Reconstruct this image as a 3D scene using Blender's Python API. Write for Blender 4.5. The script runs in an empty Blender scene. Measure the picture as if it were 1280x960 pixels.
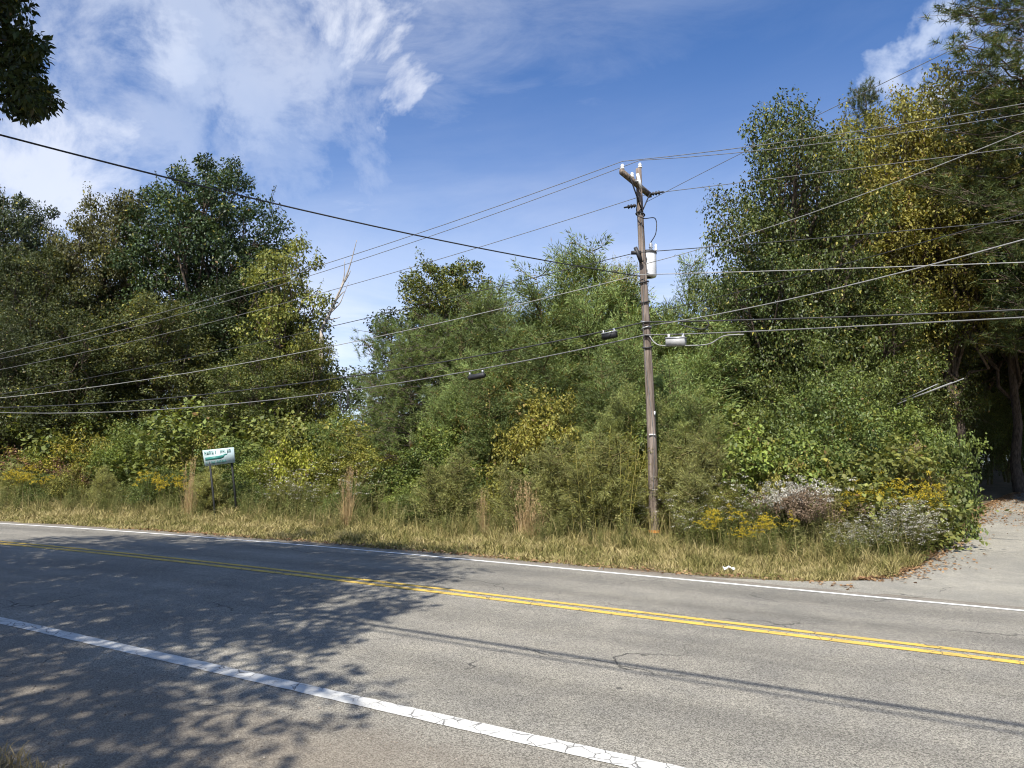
import bpy, math, random
import numpy as np
from mathutils import Vector, Matrix
R = math.radians
sc = bpy.context.scene
COL = sc.collection

# ------------------------------------------------------------------ camera
CAMH, FPX, PITCH = 1.70, 960.0, math.atan(100 / 960)
cd = bpy.data.cameras.new('camera'); cam = bpy.data.objects.new('camera', cd); COL.objects.link(cam)
cd.sensor_width = 36.0; cd.lens = 36.0 * FPX / 1280; cd.clip_end = 3000; cd.clip_start = 0.05
cam.location = (0, 0, CAMH); cam.rotation_euler = (R(90) + PITCH, 0, 0)
sc.camera = cam

# ------------------------------------------------------------------ light
SUN_EL, SUN_AZ = R(50), math.atan2(-0.30, -0.954)      # the sun stands behind the viewer, a little left
sun_dir = Vector((math.cos(SUN_EL) * math.sin(SUN_AZ), math.cos(SUN_EL) * math.cos(SUN_AZ), math.sin(SUN_EL)))
sd = bpy.data.lights.new('sun', 'SUN'); sun = bpy.data.objects.new('sun', sd); COL.objects.link(sun)
sd.energy = 5.0; sd.angle = R(0.53); sd.color = (1.0, 0.945, 0.86)
sun.rotation_euler = sun_dir.to_track_quat('Z', 'Y').to_euler()
sun.location = (0, 0, 60)
EXPOSURE = 0.72
sc.view_settings.view_transform = 'Standard'; sc.view_settings.look = 'None'
sc.view_settings.gamma = 1.0; sc.view_settings.exposure = EXPOSURE
sc.view_settings.use_curve_mapping = False
sc.render.engine = 'CYCLES'
sc.cycles.max_bounces = 4; sc.cycles.diffuse_bounces = 2; sc.cycles.glossy_bounces = 2
sc.cycles.transmission_bounces = 3; sc.cycles.transparent_max_bounces = 4
sc.cycles.caustics_reflective = False; sc.cycles.caustics_refractive = False
sc.cycles.use_denoising = True; sc.cycles.use_adaptive_sampling = True; sc.cycles.adaptive_threshold = 0.02; sc.cycles.filter_width = 1.1

def ray(px, py):
    a, b = (px - 640) / FPX, (480 - py) / FPX
    return Vector((a, math.cos(PITCH) - b * math.sin(PITCH), math.sin(PITCH) + b * math.cos(PITCH)))

class NT:
    """small node-tree helper"""
    def __init__(s, tree): s.t = tree; s.n = tree.nodes; s.l = tree.links; s.n.clear()
    def new(s, typ, **kw):
        nd = s.n.new(typ)
        for k, v in kw.items():
            if k.startswith('i_'):
                key = k[2:]
                key = int(key) if key.isdigit() else key.replace('_', ' ')
                s.set(nd, key, v)
            else: setattr(nd, k, v)
        return nd
    def set(s, nd, key, v):
        sock = nd.inputs[key]
        if isinstance(v, bpy.types.NodeSocket): s.l.new(v, sock)
        else: sock.default_value = v
    def math(s, op, a, b=None, c=None, clamp=False):
        nd = s.n.new('ShaderNodeMath'); nd.operation = op; nd.use_clamp = clamp
        for i, v in enumerate((a, b, c)):
            if v is not None: s.set(nd, i, v)
        return nd.outputs[0]
    def vmath(s, op, a, b=None, out=0):
        nd = s.n.new('ShaderNodeVectorMath'); nd.operation = op
        s.set(nd, 0, a)
        if b is not None: s.set(nd, 1, b)
        return nd.outputs[out]
    def mix(s, f, a, b, blend='MIX'):
        nd = s.n.new('ShaderNodeMix'); nd.data_type = 'RGBA'; nd.blend_type = blend
        s.set(nd, 0, f); s.set(nd, 6, a); s.set(nd, 7, b)
        return nd.outputs[2]
    def smooth(s, v, a, b, lo=0.0, hi=1.0):
        nd = s.n.new('ShaderNodeMapRange'); nd.interpolation_type = 'SMOOTHSTEP'
        for i, q in enumerate((v, a, b, lo, hi)): s.set(nd, i, q)
        return nd.outputs[0]
    def noise(s, vec, scale, detail=4, rough=.55, dist=0.0, out=0):
        nd = s.n.new('ShaderNodeTexNoise')
        if vec is not None: s.l.new(vec, nd.inputs['Vector'])
        nd.inputs['Scale'].default_value = scale; nd.inputs['Detail'].default_value = detail
        nd.inputs['Roughness'].default_value = rough; nd.inputs['Distortion'].default_value = dist
        return nd.outputs[out]

def rgba(c): return (c[0], c[1], c[2], 1.0)

# sky: physical sky plus thin cirrus and a few broken clouds
w = bpy.data.worlds.new('World'); sc.world = w; w.use_nodes = True
N = NT(w.node_tree)
out = N.new('ShaderNodeOutputWorld'); bg = N.new('ShaderNodeBackground'); N.l.new(bg.outputs[0], out.inputs[0])
SKY_STRENGTH = 0.085
bg.inputs[1].default_value = SKY_STRENGTH
sky = N.new('ShaderNodeTexSky', sky_type='NISHITA'); sky.sun_disc = False
sky.sun_elevation = SUN_EL; sky.sun_rotation = SUN_AZ % (2 * math.pi)
sky.air_density = 1.0; sky.dust_density = 0.6; sky.ozone_density = 2.5; sky.altitude = 200
tc = N.new('ShaderNodeTexCoord'); D = tc.outputs['Generated']
sep = N.new('ShaderNodeSeparateXYZ'); N.l.new(D, sep.inputs[0])
zc = N.math('ADD', N.math('MAXIMUM', sep.outputs[2], 0.0), 0.16)
px_ = N.math('DIVIDE', sep.outputs[0], zc); py_ = N.math('DIVIDE', sep.outputs[1], zc)
def planar(ax, ay, rot, off):
    cb = N.new('ShaderNodeCombineXYZ'); N.l.new(px_, cb.inputs[0]); N.l.new(py_, cb.inputs[1]); cb.inputs[2].default_value = off
    mp = N.new('ShaderNodeMapping'); N.l.new(cb.outputs[0], mp.inputs[0])
    mp.inputs['Rotation'].default_value = (0, 0, rot); mp.inputs['Scale'].default_value = (ax, ay, 1)
    return mp.outputs[0]
c1 = N.noise(planar(.55, 1.15, .5, 3.1), 1.25, 9, .60, .7)
c2 = N.noise(planar(.9, 1.6, -.35, 7.7), 2.6, 9, .66, .9)
cirrus = N.smooth(N.math('ADD', N.math('MULTIPLY', c1, .62), N.math('MULTIPLY', c2, .38)), .40, .70)
# more veil towards the left (the sunward, hazier half) and low down
side = N.smooth(sep.outputs[0], -.55, .42, 1.0, .12)
low = N.smooth(sep.outputs[2], .10, .50, 1.0, .40)
veil = N.math('MULTIPLY', N.math('MULTIPLY', cirrus, side), .62)
lowv = N.math('MULTIPLY', N.smooth(sep.outputs[2], .04, .52, 1.0, 0.0), N.smooth(c1, .25, .7, .34, .88))
veil = N.math('MAXIMUM', veil, N.math('MULTIPLY', lowv, .98))
dens = veil
puff = N.noise(D, 7.0, 10, .62, .35)
warp = N.vmath('SCALE', N.vmath('SUBTRACT', N.noise(D, 5.0, 6, .6, .4, out=1), (.5, .5, .5))); warp.node.inputs['Scale'].default_value = .32
DW = N.vmath('NORMALIZE', N.vmath('ADD', D, warp))
def lobe(px, py, rad, amp, lo=.40, hi=.66):
    global dens
    d = ray(px, py).normalized()
    dt = N.vmath('DOT_PRODUCT', DW, tuple(d), out=1)
    m = N.smooth(dt, math.cos(R(rad)), math.cos(R(rad * .15)))
    f = N.math('MULTIPLY', N.smooth(N.math('ADD', puff, N.math('MULTIPLY', m, .22)), lo + .12, hi + .12), m)
    dens = N.math('MAXIMUM', dens, N.math('MULTIPLY', f, amp))
for q in ((250, 0, 17, .50), (205, 62, 6.5, .62), (110, 30, 10, .42), (445, 25, 7.5, .72), (472, 102, 3.0, .62), (330, 0, 9, .45),
          (1150, 52, 3.4, .62), (1135, 100, 4.0, .66), (50, 215, 8, .62), (370, 165, 13, .30), (160, 140, 11, .38),
          (520, -160, 12, .6), (-250, 80, 16, .7), (1500, 40, 14, .5)):
    lobe(*q)
cshade = N.smooth(N.noise(D, 3.2, 5, .5), .35, .65)
cloudcol = N.mix(cshade, (6.2, 6.9, 8.2, 1), (8.6, 8.7, 9.0, 1))
skyc = N.mix(1.0, sky.outputs[0], (0.56, 0.82, 1.16, 1), 'MULTIPLY')
N.l.new(N.mix(dens, skyc, cloudcol), bg.inputs[0])

# ------------------------------------------------------------------ place frame: u runs along the road (left), v across it
UN = np.array([-0.85896586, 0.51203286]); NN = np.array([0.51203286, 0.85896586]); GR = 0.0127
VC = 8.17                                              # centre line
def bend(u):                                           # the road curves to the left beyond u = 8
    u = np.asarray(u, float); k = np.clip(u - 8, 0, 37)
    return -.0064 * k * k - .0064 * 2 * 37 * np.clip(u - 45, 0, None)
def xy(u, v):                                          # v = distance across, measured on the straight road
    u = np.asarray(u, float); vv = np.asarray(v, float) + bend(u)
    return np.stack([u * UN[0] + vv * NN[0], u * UN[1] + vv * NN[1]], -1)
def uv(x, y):
    x = np.asarray(x, float); y = np.asarray(y, float)
    u = x * UN[0] + y * UN[1]
    return u, x * NN[0] + y * NN[1] - bend(u)
def guv(u, v):
    u = np.asarray(u, float); v = np.asarray(v, float)
    z = GR * np.clip(u, -60, 60)
    z = z - .02 * np.clip(np.abs(v - VC), 0, 5.2)
    # verge dips a little, then the bank climbs slowly
    z = z + .034 * np.clip(v - 12.6, 0, 45)
    return z
def gz(x, y): return guv(*uv(x, y))
def hit(px, py):
    r = ray(px, py); t = 5.0
    for i in range(300):
        z = float(gz(r.x * t, r.y * t))
        t2 = (z - CAMH) / r.z if r.z < -1e-4 else t
        t += .5 * (t2 - t)
    return Vector((r.x * t, r.y * t, float(gz(r.x * t, r.y * t))))
def at(px, py, Y):
    r = ray(px, py); t = Y / r.y
    return Vector((0, 0, CAMH)) + r * t

# ------------------------------------------------------------------ mesh helpers
def link(o, parent=None):
    COL.objects.link(o)
    if parent: o.parent = parent
    return o
def mk(name, V, F, mat, smooth=False, uvs=None):
    """mesh data from numpy vertices and an (m,3)/(m,4) index array or a list of them"""
    V = np.asarray(V, np.float32)
    Fs = [np.asarray(f, np.int32) for f in (F if isinstance(F, list) else [F]) if len(f)]
    me = bpy.data.meshes.new(name)
    me.vertices.add(len(V)); me.vertices.foreach_set('co', V.ravel())
    loops = np.concatenate([f.ravel() for f in Fs]); tot = np.concatenate([np.full(len(f), f.shape[1], np.int32) for f in Fs])
    start = np.concatenate([[0], np.cumsum(tot)[:-1]]).astype(np.int32)
    me.loops.add(len(loops)); me.loops.foreach_set('vertex_index', loops)
    me.polygons.add(len(tot)); me.polygons.foreach_set('loop_start', start); me.polygons.foreach_set('loop_total', tot)
    if smooth: me.polygons.foreach_set('use_smooth', np.ones(len(tot), bool))
    if uvs is not None:
        l = me.uv_layers.new(name='UVMap'); l.data.foreach_set('uv', np.asarray(uvs, np.float32)[loops].ravel())
    me.update(calc_edges=True)
    if mat: me.materials.append(mat)
    return me
def obj(name, me, parent=None): return link(bpy.data.objects.new(name, me), parent)
def tag(o, label=None, cat=None, group=None, kind=None):
    for k, v in (('label', label), ('category', cat), ('group', group), ('kind', kind)):
        if v: o[k] = v
    return o
def empty(name, loc, label=None, cat=None, group=None):
    e = bpy.data.objects.new(name, None); link(e); e.location = loc; e.empty_display_size = .3
    return tag(e, label, cat, group)
def join(parts):
    Vs, Fs, n = [], [], 0
    for V, F in parts:
        if len(V) == 0: continue
        Vs.append(np.asarray(V, float)); Fs.append(np.asarray(F, int) + n); n += len(V)
    return np.concatenate(Vs), np.concatenate(Fs)
def unit(a): return a / np.maximum(np.linalg.norm(a, axis=-1, keepdims=True), 1e-9)

def tube(P, rad, n=6, cap=True):
    P = np.asarray(P, float); rad = np.broadcast_to(np.asarray(rad, float), (len(P),))
    T = unit(np.gradient(P, axis=0))
    ref = np.array([0, 0, 1.0]) if abs(T[:, 2]).mean() < .8 else np.array([1.0, 0, 0])
    A = unit(np.cross(T, ref)); B = np.cross(T, A)
    ang = np.arange(n) * 2 * np.pi / n
    V = (P[:, None] + rad[:, None, None] * (np.cos(ang)[None, :, None] * A[:, None] + np.sin(ang)[None, :, None] * B[:, None])).reshape(-1, 3)
    k = len(P); i = np.arange(k - 1)[:, None] * n; j = np.arange(n)[None]; j2 = (j + 1) % n
    a, b, c, d = (i + j).ravel(), (i + j2).ravel(), (i + n + j2).ravel(), (i + n + j).ravel()
    F = np.concatenate([np.stack([a, b, c], 1), np.stack([a, c, d], 1)])
    if cap:
        V = np.concatenate([V, P[:1], P[-1:]]); m = k * n; q = np.arange(n); q2 = (q + 1) % n
        F = np.concatenate([F, np.stack([q2, q, np.full(n, m)], 1), np.stack([(k - 1) * n + q, (k - 1) * n + q2, np.full(n, m + 1)], 1)])
    return V, F
def box(c, s, M=None):
    c = np.asarray(c, float); h = np.asarray(s, float) / 2
    q = np.array([[x, y, z] for x in (-1, 1) for y in (-1, 1) for z in (-1, 1)], float) * h
    if M is not None: q = q @ np.asarray(M).T
    F = np.array([[0, 1, 3], [0, 3, 2], [4, 6, 7], [4, 7, 5], [0, 4, 5], [0, 5, 1], [2, 3, 7], [2, 7, 6], [0, 2, 6], [0, 6, 4], [1, 5, 7], [1, 7, 3]])
    return q + c, F
def lathe(prof, n=16, M=None, c=(0, 0, 0)):
    """profile of (radius, z) turned about z"""
    P = np.array([[0, 0, z] for r, z in prof], float); ang = np.arange(n) * 2 * np.pi / n
    V = np.array([[r * math.cos(a), r * math.sin(a), z] for r, z in prof for a in ang])
    k = len(prof); i = np.arange(k - 1)[:, None] * n; j = np.arange(n)[None]; j2 = (j + 1) % n
    a, b, cc, d = (i + j).ravel(), (i + j2).ravel(), (i + n + j2).ravel(), (i + n + j).ravel()
    F = np.concatenate([np.stack([a, b, cc], 1), np.stack([a, cc, d], 1)])
    if M is not None: V = V @ np.asarray(M).T
    return V + np.asarray(c, float), F

# ------------------------------------------------------------------ materials
def material(name):
    m = bpy.data.materials.new(name); m.use_nodes = True
    n = NT(m.node_tree); o = n.new('ShaderNodeOutputMaterial')
    return m, n, o
def plain(name, col, rough=.6, metal=0.0, var=.15, scale=12, bump=0.0, spec=.4):
    m, n, o = material(name)
    t = n.new('ShaderNodeTexCoord').outputs['Object']
    nz = n.noise(t, scale, 5, .6)
    f = n.smooth(nz, .3, .7, 1 - var, 1 + var)
    cb = n.new('ShaderNodeCombineXYZ'); [n.l.new(f, cb.inputs[i]) for i in range(3)]
    col_ = n.mix(1.0, rgba(col), cb.outputs[0], 'MULTIPLY')
    p = n.new('ShaderNodeBsdfPrincipled', i_Base_Color=col_, i_Roughness=rough, i_Metallic=metal)
    p.inputs['Specular IOR Level'].default_value = spec
    if bump:
        b = n.new('ShaderNodeBump'); b.inputs['Strength'].default_value = bump; b.inputs['Distance'].default_value = .02
        n.l.new(n.noise(t, scale * 3, 6, .6), b.inputs['Height']); n.l.new(b.outputs[0], p.inputs['Normal'])
    n.l.new(p.outputs[0], o.inputs[0])
    return m
def leaf_material(name, trans=.30, rough=.52, spec=.25, autumn=(.33, .30, .065), dry=(.19, .12, .05), spread=.85):
    """colour from the object's own colour; its alpha is the share of turned leaves"""
    m, n, o = material(name)
    oi = n.new('ShaderNodeObjectInfo'); ge = n.new('ShaderNodeNewGeometry'); rnd = ge.outputs['Random Per Island']
    t = n.new('ShaderNodeTexCoord').outputs['Object']
    cl = n.noise(t, .9, 4, .6); fine = n.noise(t, 6.0, 2, .5)
    br = n.math('MULTIPLY', n.math('MULTIPLY_ADD', rnd, spread, 1 - spread / 2), n.smooth(cl, .3, .7, .62, 1.32))
    cb = n.new('ShaderNodeCombineXYZ'); [n.l.new(br, cb.inputs[i]) for i in range(3)]
    base = n.mix(1.0, oi.outputs['Color'], cb.outputs[0], 'MULTIPLY')
    # second random number
    r2 = n.math('FRACT', n.math('MULTIPLY', rnd, 37.17)); r3 = n.math('FRACT', n.math('MULTIPLY', rnd, 91.7))
    yellowish = n.mix(n.math('MULTIPLY', r3, .45), base, n.mix(1.0, base, (1.5, 1.12, .55, 1), 'MULTIPLY'))
    al = oi.outputs['Alpha']
    thr = n.math('MULTIPLY', al, n.smooth(cl, .36, .68, .15, 2.2))
    turn = n.smooth(n.math('SUBTRACT', thr, r2), -.02, .02)
    au = n.mix(n.smooth(r3, .72, .78), rgba(autumn), rgba(dry))
    col = n.mix(turn, yellowish, au)
    p = n.new('ShaderNodeBsdfPrincipled', i_Base_Color=col, i_Roughness=rough); p.inputs['Specular IOR Level'].default_value = spec
    tr = n.new('ShaderNodeBsdfTranslucent'); n.l.new(n.mix(1.0, col, (1.25, 1.2, .6, 1), 'MULTIPLY'), tr.inputs[0])
    ms = n.new('ShaderNodeMixShader', i_0=trans); n.l.new(p.outputs[0], ms.inputs[1]); n.l.new(tr.outputs[0], ms.inputs[2])
    n.l.new(ms.outputs[0], o.inputs[0])
    return m
def ramp_island(name, stops, trans=.25, rough=.6, noise_scale=.8, nmix=.5, spec=.2):
    m, n, o = material(name)
    ge = n.new('ShaderNodeNewGeometry'); t = n.new('ShaderNodeTexCoord').outputs['Object']
    f = n.math('ADD', n.math('MULTIPLY', ge.outputs['Random Per Island'], 1 - nmix), n.math('MULTIPLY', n.smooth(n.noise(t, noise_scale, 4, .6), .28, .72), nmix))
    cr = n.new('ShaderNodeValToRGB'); n.l.new(f, cr.inputs[0])
    e = cr.color_ramp.elements
    while len(e) < len(stops): e.new(.5)
    for i, (pos, c) in enumerate(stops): e[i].position = pos; e[i].color = rgba(c)
    p = n.new('ShaderNodeBsdfPrincipled', i_Base_Color=cr.outputs[0], i_Roughness=rough); p.inputs['Specular IOR Level'].default_value = spec
    tr = n.new('ShaderNodeBsdfTranslucent'); n.l.new(cr.outputs[0], tr.inputs[0])
    ms = n.new('ShaderNodeMixShader', i_0=trans); n.l.new(p.outputs[0], ms.inputs[1]); n.l.new(tr.outputs[0], ms.inputs[2])
    n.l.new(ms.outputs[0], o.inputs[0])
    return m

def asphalt(name, dark, light, patchy, lanes=True):
    m, n, o = material(name)
    uvn = n.new('ShaderNodeUVMap'); uvn.uv_map = 'UVMap'; U = uvn.outputs[0]
    s = n.new('ShaderNodeSeparateXYZ'); n.l.new(U, s.inputs[0])
    big = n.noise(U, .35, 6, .6); mid = n.noise(U, 2.2, 6, .62)
    vo = n.new('ShaderNodeTexVoronoi'); n.l.new(U, vo.inputs['Vector']); vo.inputs['Scale'].default_value = 125; vo.inputs['Randomness'].default_value = 1
    gr = n.noise(U, 85, 5, .7)
    sep = n.new('ShaderNodeSeparateColor'); n.l.new(vo.outputs['Color'], sep.inputs[0])
    f = n.math('ADD', n.math('MULTIPLY', sep.outputs[0], .50), n.math('MULTIPLY', gr, .50))
    col = n.mix(n.smooth(f, .18, .85), rgba(dark), rgba(light))
    col = n.mix(1.0, col, n.mix(n.smooth(big, .3, .7), (1 - patchy,) * 3 + (1,), (1 + patchy, 1 + patchy * .9, 1 + patchy * .75, 1)), 'MULTIPLY')
    col = n.mix(1.0, col, n.mix(n.smooth(mid, .3, .7), (.90, .90, .91, 1), (1.09, 1.08, 1.06, 1)), 'MULTIPLY')
    if lanes:   # polished wheel paths, oil strip in the middle of each lane, paler dusty edges
        mp = n.new('ShaderNodeMapping'); n.l.new(U, mp.inputs[0]); mp.inputs['Scale'].default_value = (.07, 3.0, 1)
        streak = n.smooth(n.noise(mp.outputs[0], 1.0, 6, .6), .3, .7, .91, 1.08)
        for c, wd, a in ((5.35, .40, .86), (7.15, .38, .84), (9.05, .36, .80), (10.5, .32, .80), (6.25, .2, .93)):
            d = n.math('ABSOLUTE', n.math('SUBTRACT', s.outputs[1], c))
            streak = n.math('MULTIPLY', streak, n.smooth(d, 0.05, wd * 1.7, a, 1.0))
        cb = n.new('ShaderNodeCombineXYZ'); [n.l.new(streak, cb.inputs[i]) for i in range(3)]
        col = n.mix(1.0, col, cb.outputs[0], 'MULTIPLY')
        edge = n.math('MAXIMUM', n.smooth(n.math('ADD', s.outputs[1], n.math('MULTIPLY', mid, 1.0)), 5.0, 3.9), n.smooth(n.math('SUBTRACT', s.outputs[1], n.math('MULTIPLY', mid, .5)), 11.05, 11.5))
        col = n.mix(n.math('MULTIPLY', edge, .75), col, n.mix(f, (.075, .062, .046, 1), (.30, .255, .195, 1)))
    # cracks
    dn = n.new('ShaderNodeVectorMath'); dn.operation = 'ADD'; n.l.new(U, dn.inputs[0])
    nz = n.new('ShaderNodeTexNoise'); n.l.new(U, nz.inputs['Vector']); nz.inputs['Scale'].default_value = 1.8; nz.inputs['Detail'].default_value = 6
    sc_ = n.vmath('SCALE', nz.outputs['Color']); sc_.node.inputs['Scale'].default_value = .55; n.l.new(sc_, dn.inputs[1])
    vc = n.new('ShaderNodeTexVoronoi'); vc.feature = 'DISTANCE_TO_EDGE'; n.l.new(dn.outputs[0], vc.inputs['Vector']); vc.inputs['Scale'].default_value = .42
    crack = n.math('MULTIPLY', n.smooth(vc.outputs['Distance'], .0015, .006, 1.0, 0.0), n.smooth(n.noise(U, .5, 3), .50, .60))
    col = n.mix(n.math('MULTIPLY', crack, .75), col, (.02, .02, .02, 1))
    # small dark oil spots
    sp = n.new('ShaderNodeTexVoronoi'); n.l.new(U, sp.inputs['Vector']); sp.inputs['Scale'].default_value = 1.1
    spot = n.math('MULTIPLY', n.smooth(sp.outputs['Distance'], .02, .05, 1.0, 0.0), n.smooth(n.noise(U, .8, 2), .5, .6))
    col = n.mix(n.math('MULTIPLY', spot, .7), col, (.02, .02, .02, 1))
    p = n.new('ShaderNodeBsdfPrincipled', i_Base_Color=col, i_Roughness=.82); p.inputs['Specular IOR Level'].default_value = .35
    b = n.new('ShaderNodeBump'); b.inputs['Strength'].default_value = .55; b.inputs['Distance'].default_value = .006
    n.l.new(n.math('SUBTRACT', f, n.math('MULTIPLY', crack, 1.2)), b.inputs['Height']); n.l.new(b.outputs[0], p.inputs['Normal'])
    n.l.new(p.outputs[0], o.inputs[0])
    return m
def paint(name, col, wear, crackscale, cols, ck=.42):
    m, n, o = material(name)
    uvn = n.new('ShaderNodeUVMap'); uvn.uv_map = 'UVMap'; U = uvn.outputs[0]
    nz = n.new('ShaderNodeTexNoise'); n.l.new(U, nz.inputs['Vector']); nz.inputs['Scale'].default_value = 5; nz.inputs['Detail'].default_value = 5
    ad = n.vmath('ADD', U, n.vmath('SCALE', nz.outputs['Color']))
    ad.node.inputs[1].links[0].from_node.inputs['Scale'].default_value = .12
    vo = n.new('ShaderNodeTexVoronoi'); vo.feature = 'DISTANCE_TO_EDGE'; n.l.new(ad, vo.inputs['Vector']); vo.inputs['Scale'].default_value = crackscale
    crack = n.math('MULTIPLY', n.smooth(vo.outputs['Distance'], .010, .036, 1.0, 0.0), n.smooth(n.noise(U, 1.7, 4), ck, ck + .14))
    chip = n.smooth(n.math('ADD', n.noise(U, 70, 4, .7), n.math('MULTIPLY', n.noise(U, 3, 4), .35)), wear, wear + .06)
    f = n.math('MAXIMUM', crack, chip)
    dirt = n.smooth(n.noise(U, 2.5, 6, .65), .3, .75)
    c = n.mix(dirt, rgba(col), rgba(cols))
    c = n.mix(n.math('MULTIPLY', f, .85), c, (.085, .08, .075, 1))
    p = n.new('ShaderNodeBsdfPrincipled', i_Base_Color=c, i_Roughness=.7); p.inputs['Specular IOR Level'].default_value = .3
    b = n.new('ShaderNodeBump'); b.inputs['Strength'].default_value = .5; b.inputs['Distance'].default_value = .004
    n.l.new(n.noise(U, 60, 4, .7), b.inputs['Height']); n.l.new(b.outputs[0], p.inputs['Normal'])
    n.l.new(p.outputs[0], o.inputs[0])
    return m
def soil():
    m, n, o = material('soil')
    t = n.new('ShaderNodeTexCoord').outputs['Object']
    a = n.noise(t, 1.3, 6, .65); b_ = n.noise(t, 22, 6, .7)
    c = n.mix(n.smooth(a, .3, .7), (.075, .055, .032, 1), (.16, .12, .065, 1))
    c = n.mix(n.smooth(b_, .35, .7), c, (.19, .14, .08, 1))
    c = n.mix(n.math('MULTIPLY', n.smooth(n.noise(t, 5, 5), .5, .65), .6), c, (.055, .07, .02, 1))
    p = n.new('ShaderNodeBsdfPrincipled', i_Base_Color=c, i_Roughness=.95)
    b = n.new('ShaderNodeBump'); b.inputs['Strength'].default_value = .8; b.inputs['Distance'].default_value = .03
    n.l.new(b_, b.inputs['Height']); n.l.new(b.outputs[0], p.inputs['Normal']); n.l.new(p.outputs[0], o.inputs[0])
    return m
def bark(name, c1, c2, zs=.25, scale=18):
    m, n, o = material(name)
    t = n.new('ShaderNodeTexCoord').outputs['Object']
    mp = n.new('ShaderNodeMapping'); n.l.new(t, mp.inputs[0]); mp.inputs['Scale'].default_value = (1, 1, zs)
    f = n.noise(mp.outputs[0], scale, 7, .65, .3); g = n.noise(t, 1.5, 3)
    c = n.mix(n.smooth(f, .32, .68), rgba(c1), rgba(c2)); c = n.mix(1.0, c, n.mix(g, (.75, .75, .75, 1), (1.25, 1.25, 1.25, 1)), 'MULTIPLY')
    p = n.new('ShaderNodeBsdfPrincipled', i_Base_Color=c, i_Roughness=.9); p.inputs['Specular IOR Level'].default_value = .15
    b = n.new('ShaderNodeBump'); b.inputs['Strength'].default_value = .7; b.inputs['Distance'].default_value = .02
    n.l.new(f, b.inputs['Height']); n.l.new(b.outputs[0], p.inputs['Normal']); n.l.new(p.outputs[0], o.inputs[0])
    return m

M = {}
M['asphalt'] = asphalt('asphalt', (.088, .083, .069), (.385, .365, .312), .14)
M['drive'] = asphalt('driveway_asphalt', (.15, .142, .118), (.40, .385, .33), .16, lanes=False)
M['white'] = paint('white_paint', (.66, .66, .62), .78, 6.5, (.50, .49, .45))
M['white_far'] = paint('white_paint_fresh', (.76, .76, .73), .93, 6, (.64, .63, .59), .64)
M['yellow'] = paint('yellow_paint', (.68, .46, .085), .80, 5.0, (.50, .35, .10))
M['soil'] = soil()
M['leaf'] = leaf_material('leaf')
M['gloss_leaf'] = leaf_material('glossy_leaf', trans=.22, rough=.46, spec=.32)
M['needle'] = leaf_material('needle', trans=.25, rough=.5, spec=.25, autumn=(.25, .17, .04))
M['grass'] = ramp_island('verge_grass', [(.0, (.10, .115, .028)), (.30, (.19, .18, .055)), (.55, (.33, .28, .11)), (1.0, (.54, .44, .23))], nmix=.55, noise_scale=1.7)
M['drygrass'] = ramp_island('dry_grass', [(.0, (.20, .15, .055)), (.5, (.36, .27, .12)), (1.0, (.50, .39, .20))])
M['straw'] = ramp_island('straw', [(.0, (.33, .22, .10)), (.5, (.48, .34, .17)), (1.0, (.60, .45, .26))], nmix=.2)
M['cane'] = ramp_island('cane', [(.0, (.25, .24, .05)), (.5, (.42, .38, .10)), (1.0, (.55, .46, .16))], nmix=.2)
M['weed'] = ramp_island('weed', [(.0, (.075, .10, .025)), (.40, (.15, .175, .05)), (.66, (.26, .25, .09)), (1.0, (.42, .36, .18))], nmix=.45, noise_scale=.7)
M['gold'] = ramp_island('goldenrod_flower', [(.0, (.24, .21, .03)), (.5, (.42, .33, .03)), (1.0, (.64, .46, .04))], nmix=.2)
M['aster'] = ramp_island('aster_flower', [(.0, (.22, .21, .14)), (.45, (.42, .40, .33)), (1.0, (.72, .70, .63))], nmix=.3)
M['deadbrown'] = ramp_island('dead_leaf', [(.0, (.12, .085, .055)), (.6, (.22, .155, .10)), (1.0, (.36, .28, .20))], nmix=.3)
M['litter'] = ramp_island('leaf_litter', [(.0, (.15, .085, .045)), (.5, (.30, .18, .09)), (1.0, (.46, .31, .17))], nmix=.15)
M['bark'] = bark('bark', (.045, .035, .026), (.16, .125, .095))
M['palebark'] = bark('pale_bark', (.17, .15, .125), (.42, .38, .33))
M['stem'] = bark('green_stem', (.06, .055, .022), (.17, .14, .06))
M['polewood'] = bark('pole_wood', (.085, .066, .053), (.30, .245, .205), zs=.05, scale=30)
M['armwood'] = bark('arm_wood', (.075, .06, .05), (.25, .20, .16), zs=1, scale=22)
M['porcelain'] = plain('porcelain', (.72, .72, .70), .25, var=.06)
M['tank'] = plain('painted_tank', (.74, .75, .75), .4, var=.05, scale=5)
M['metal'] = plain('galvanised_metal', (.36, .37, .38), .5, .6, scale=20)
M['dark'] = plain('dark_rubber', (.022, .022, .024), .55, var=.25)
M['cable'] = plain('black_cable', (.03, .03, .031), .5, var=.2)
M['bright_cable'] = plain('bare_aluminium_cable', (.27, .27, .26), .55, .1, var=.15)
M['grey_cable'] = plain('grey_cable', (.13, .13, .13), .6, .0, var=.2)
M['greybox'] = plain('grey_plastic', (.40, .40, .39), .5, var=.1)
M['sign'] = plain('weathered_sign_board', (.42, .52, .53), .5, var=.10, scale=7)
M['signgreen'] = plain('faded_green_print', (.035, .17, .145), .5, var=.2, scale=30)
M['signletters'] = plain('faded_teal_lettering', (.03, .13, .115), .5, var=.3, scale=40)
M['post'] = plain('dark_post', (.014, .015, .014), .7, 0, var=.2)
M['orange'] = plain('orange_band', (.55, .22, .05), .5, var=.2)
M['yellowpost'] = plain('yellow_marker', (.62, .44, .05), .5, var=.2)
M['litterwhite'] = plain('white_paper', (.75, .74, .71), .7, var=.1)

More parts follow.
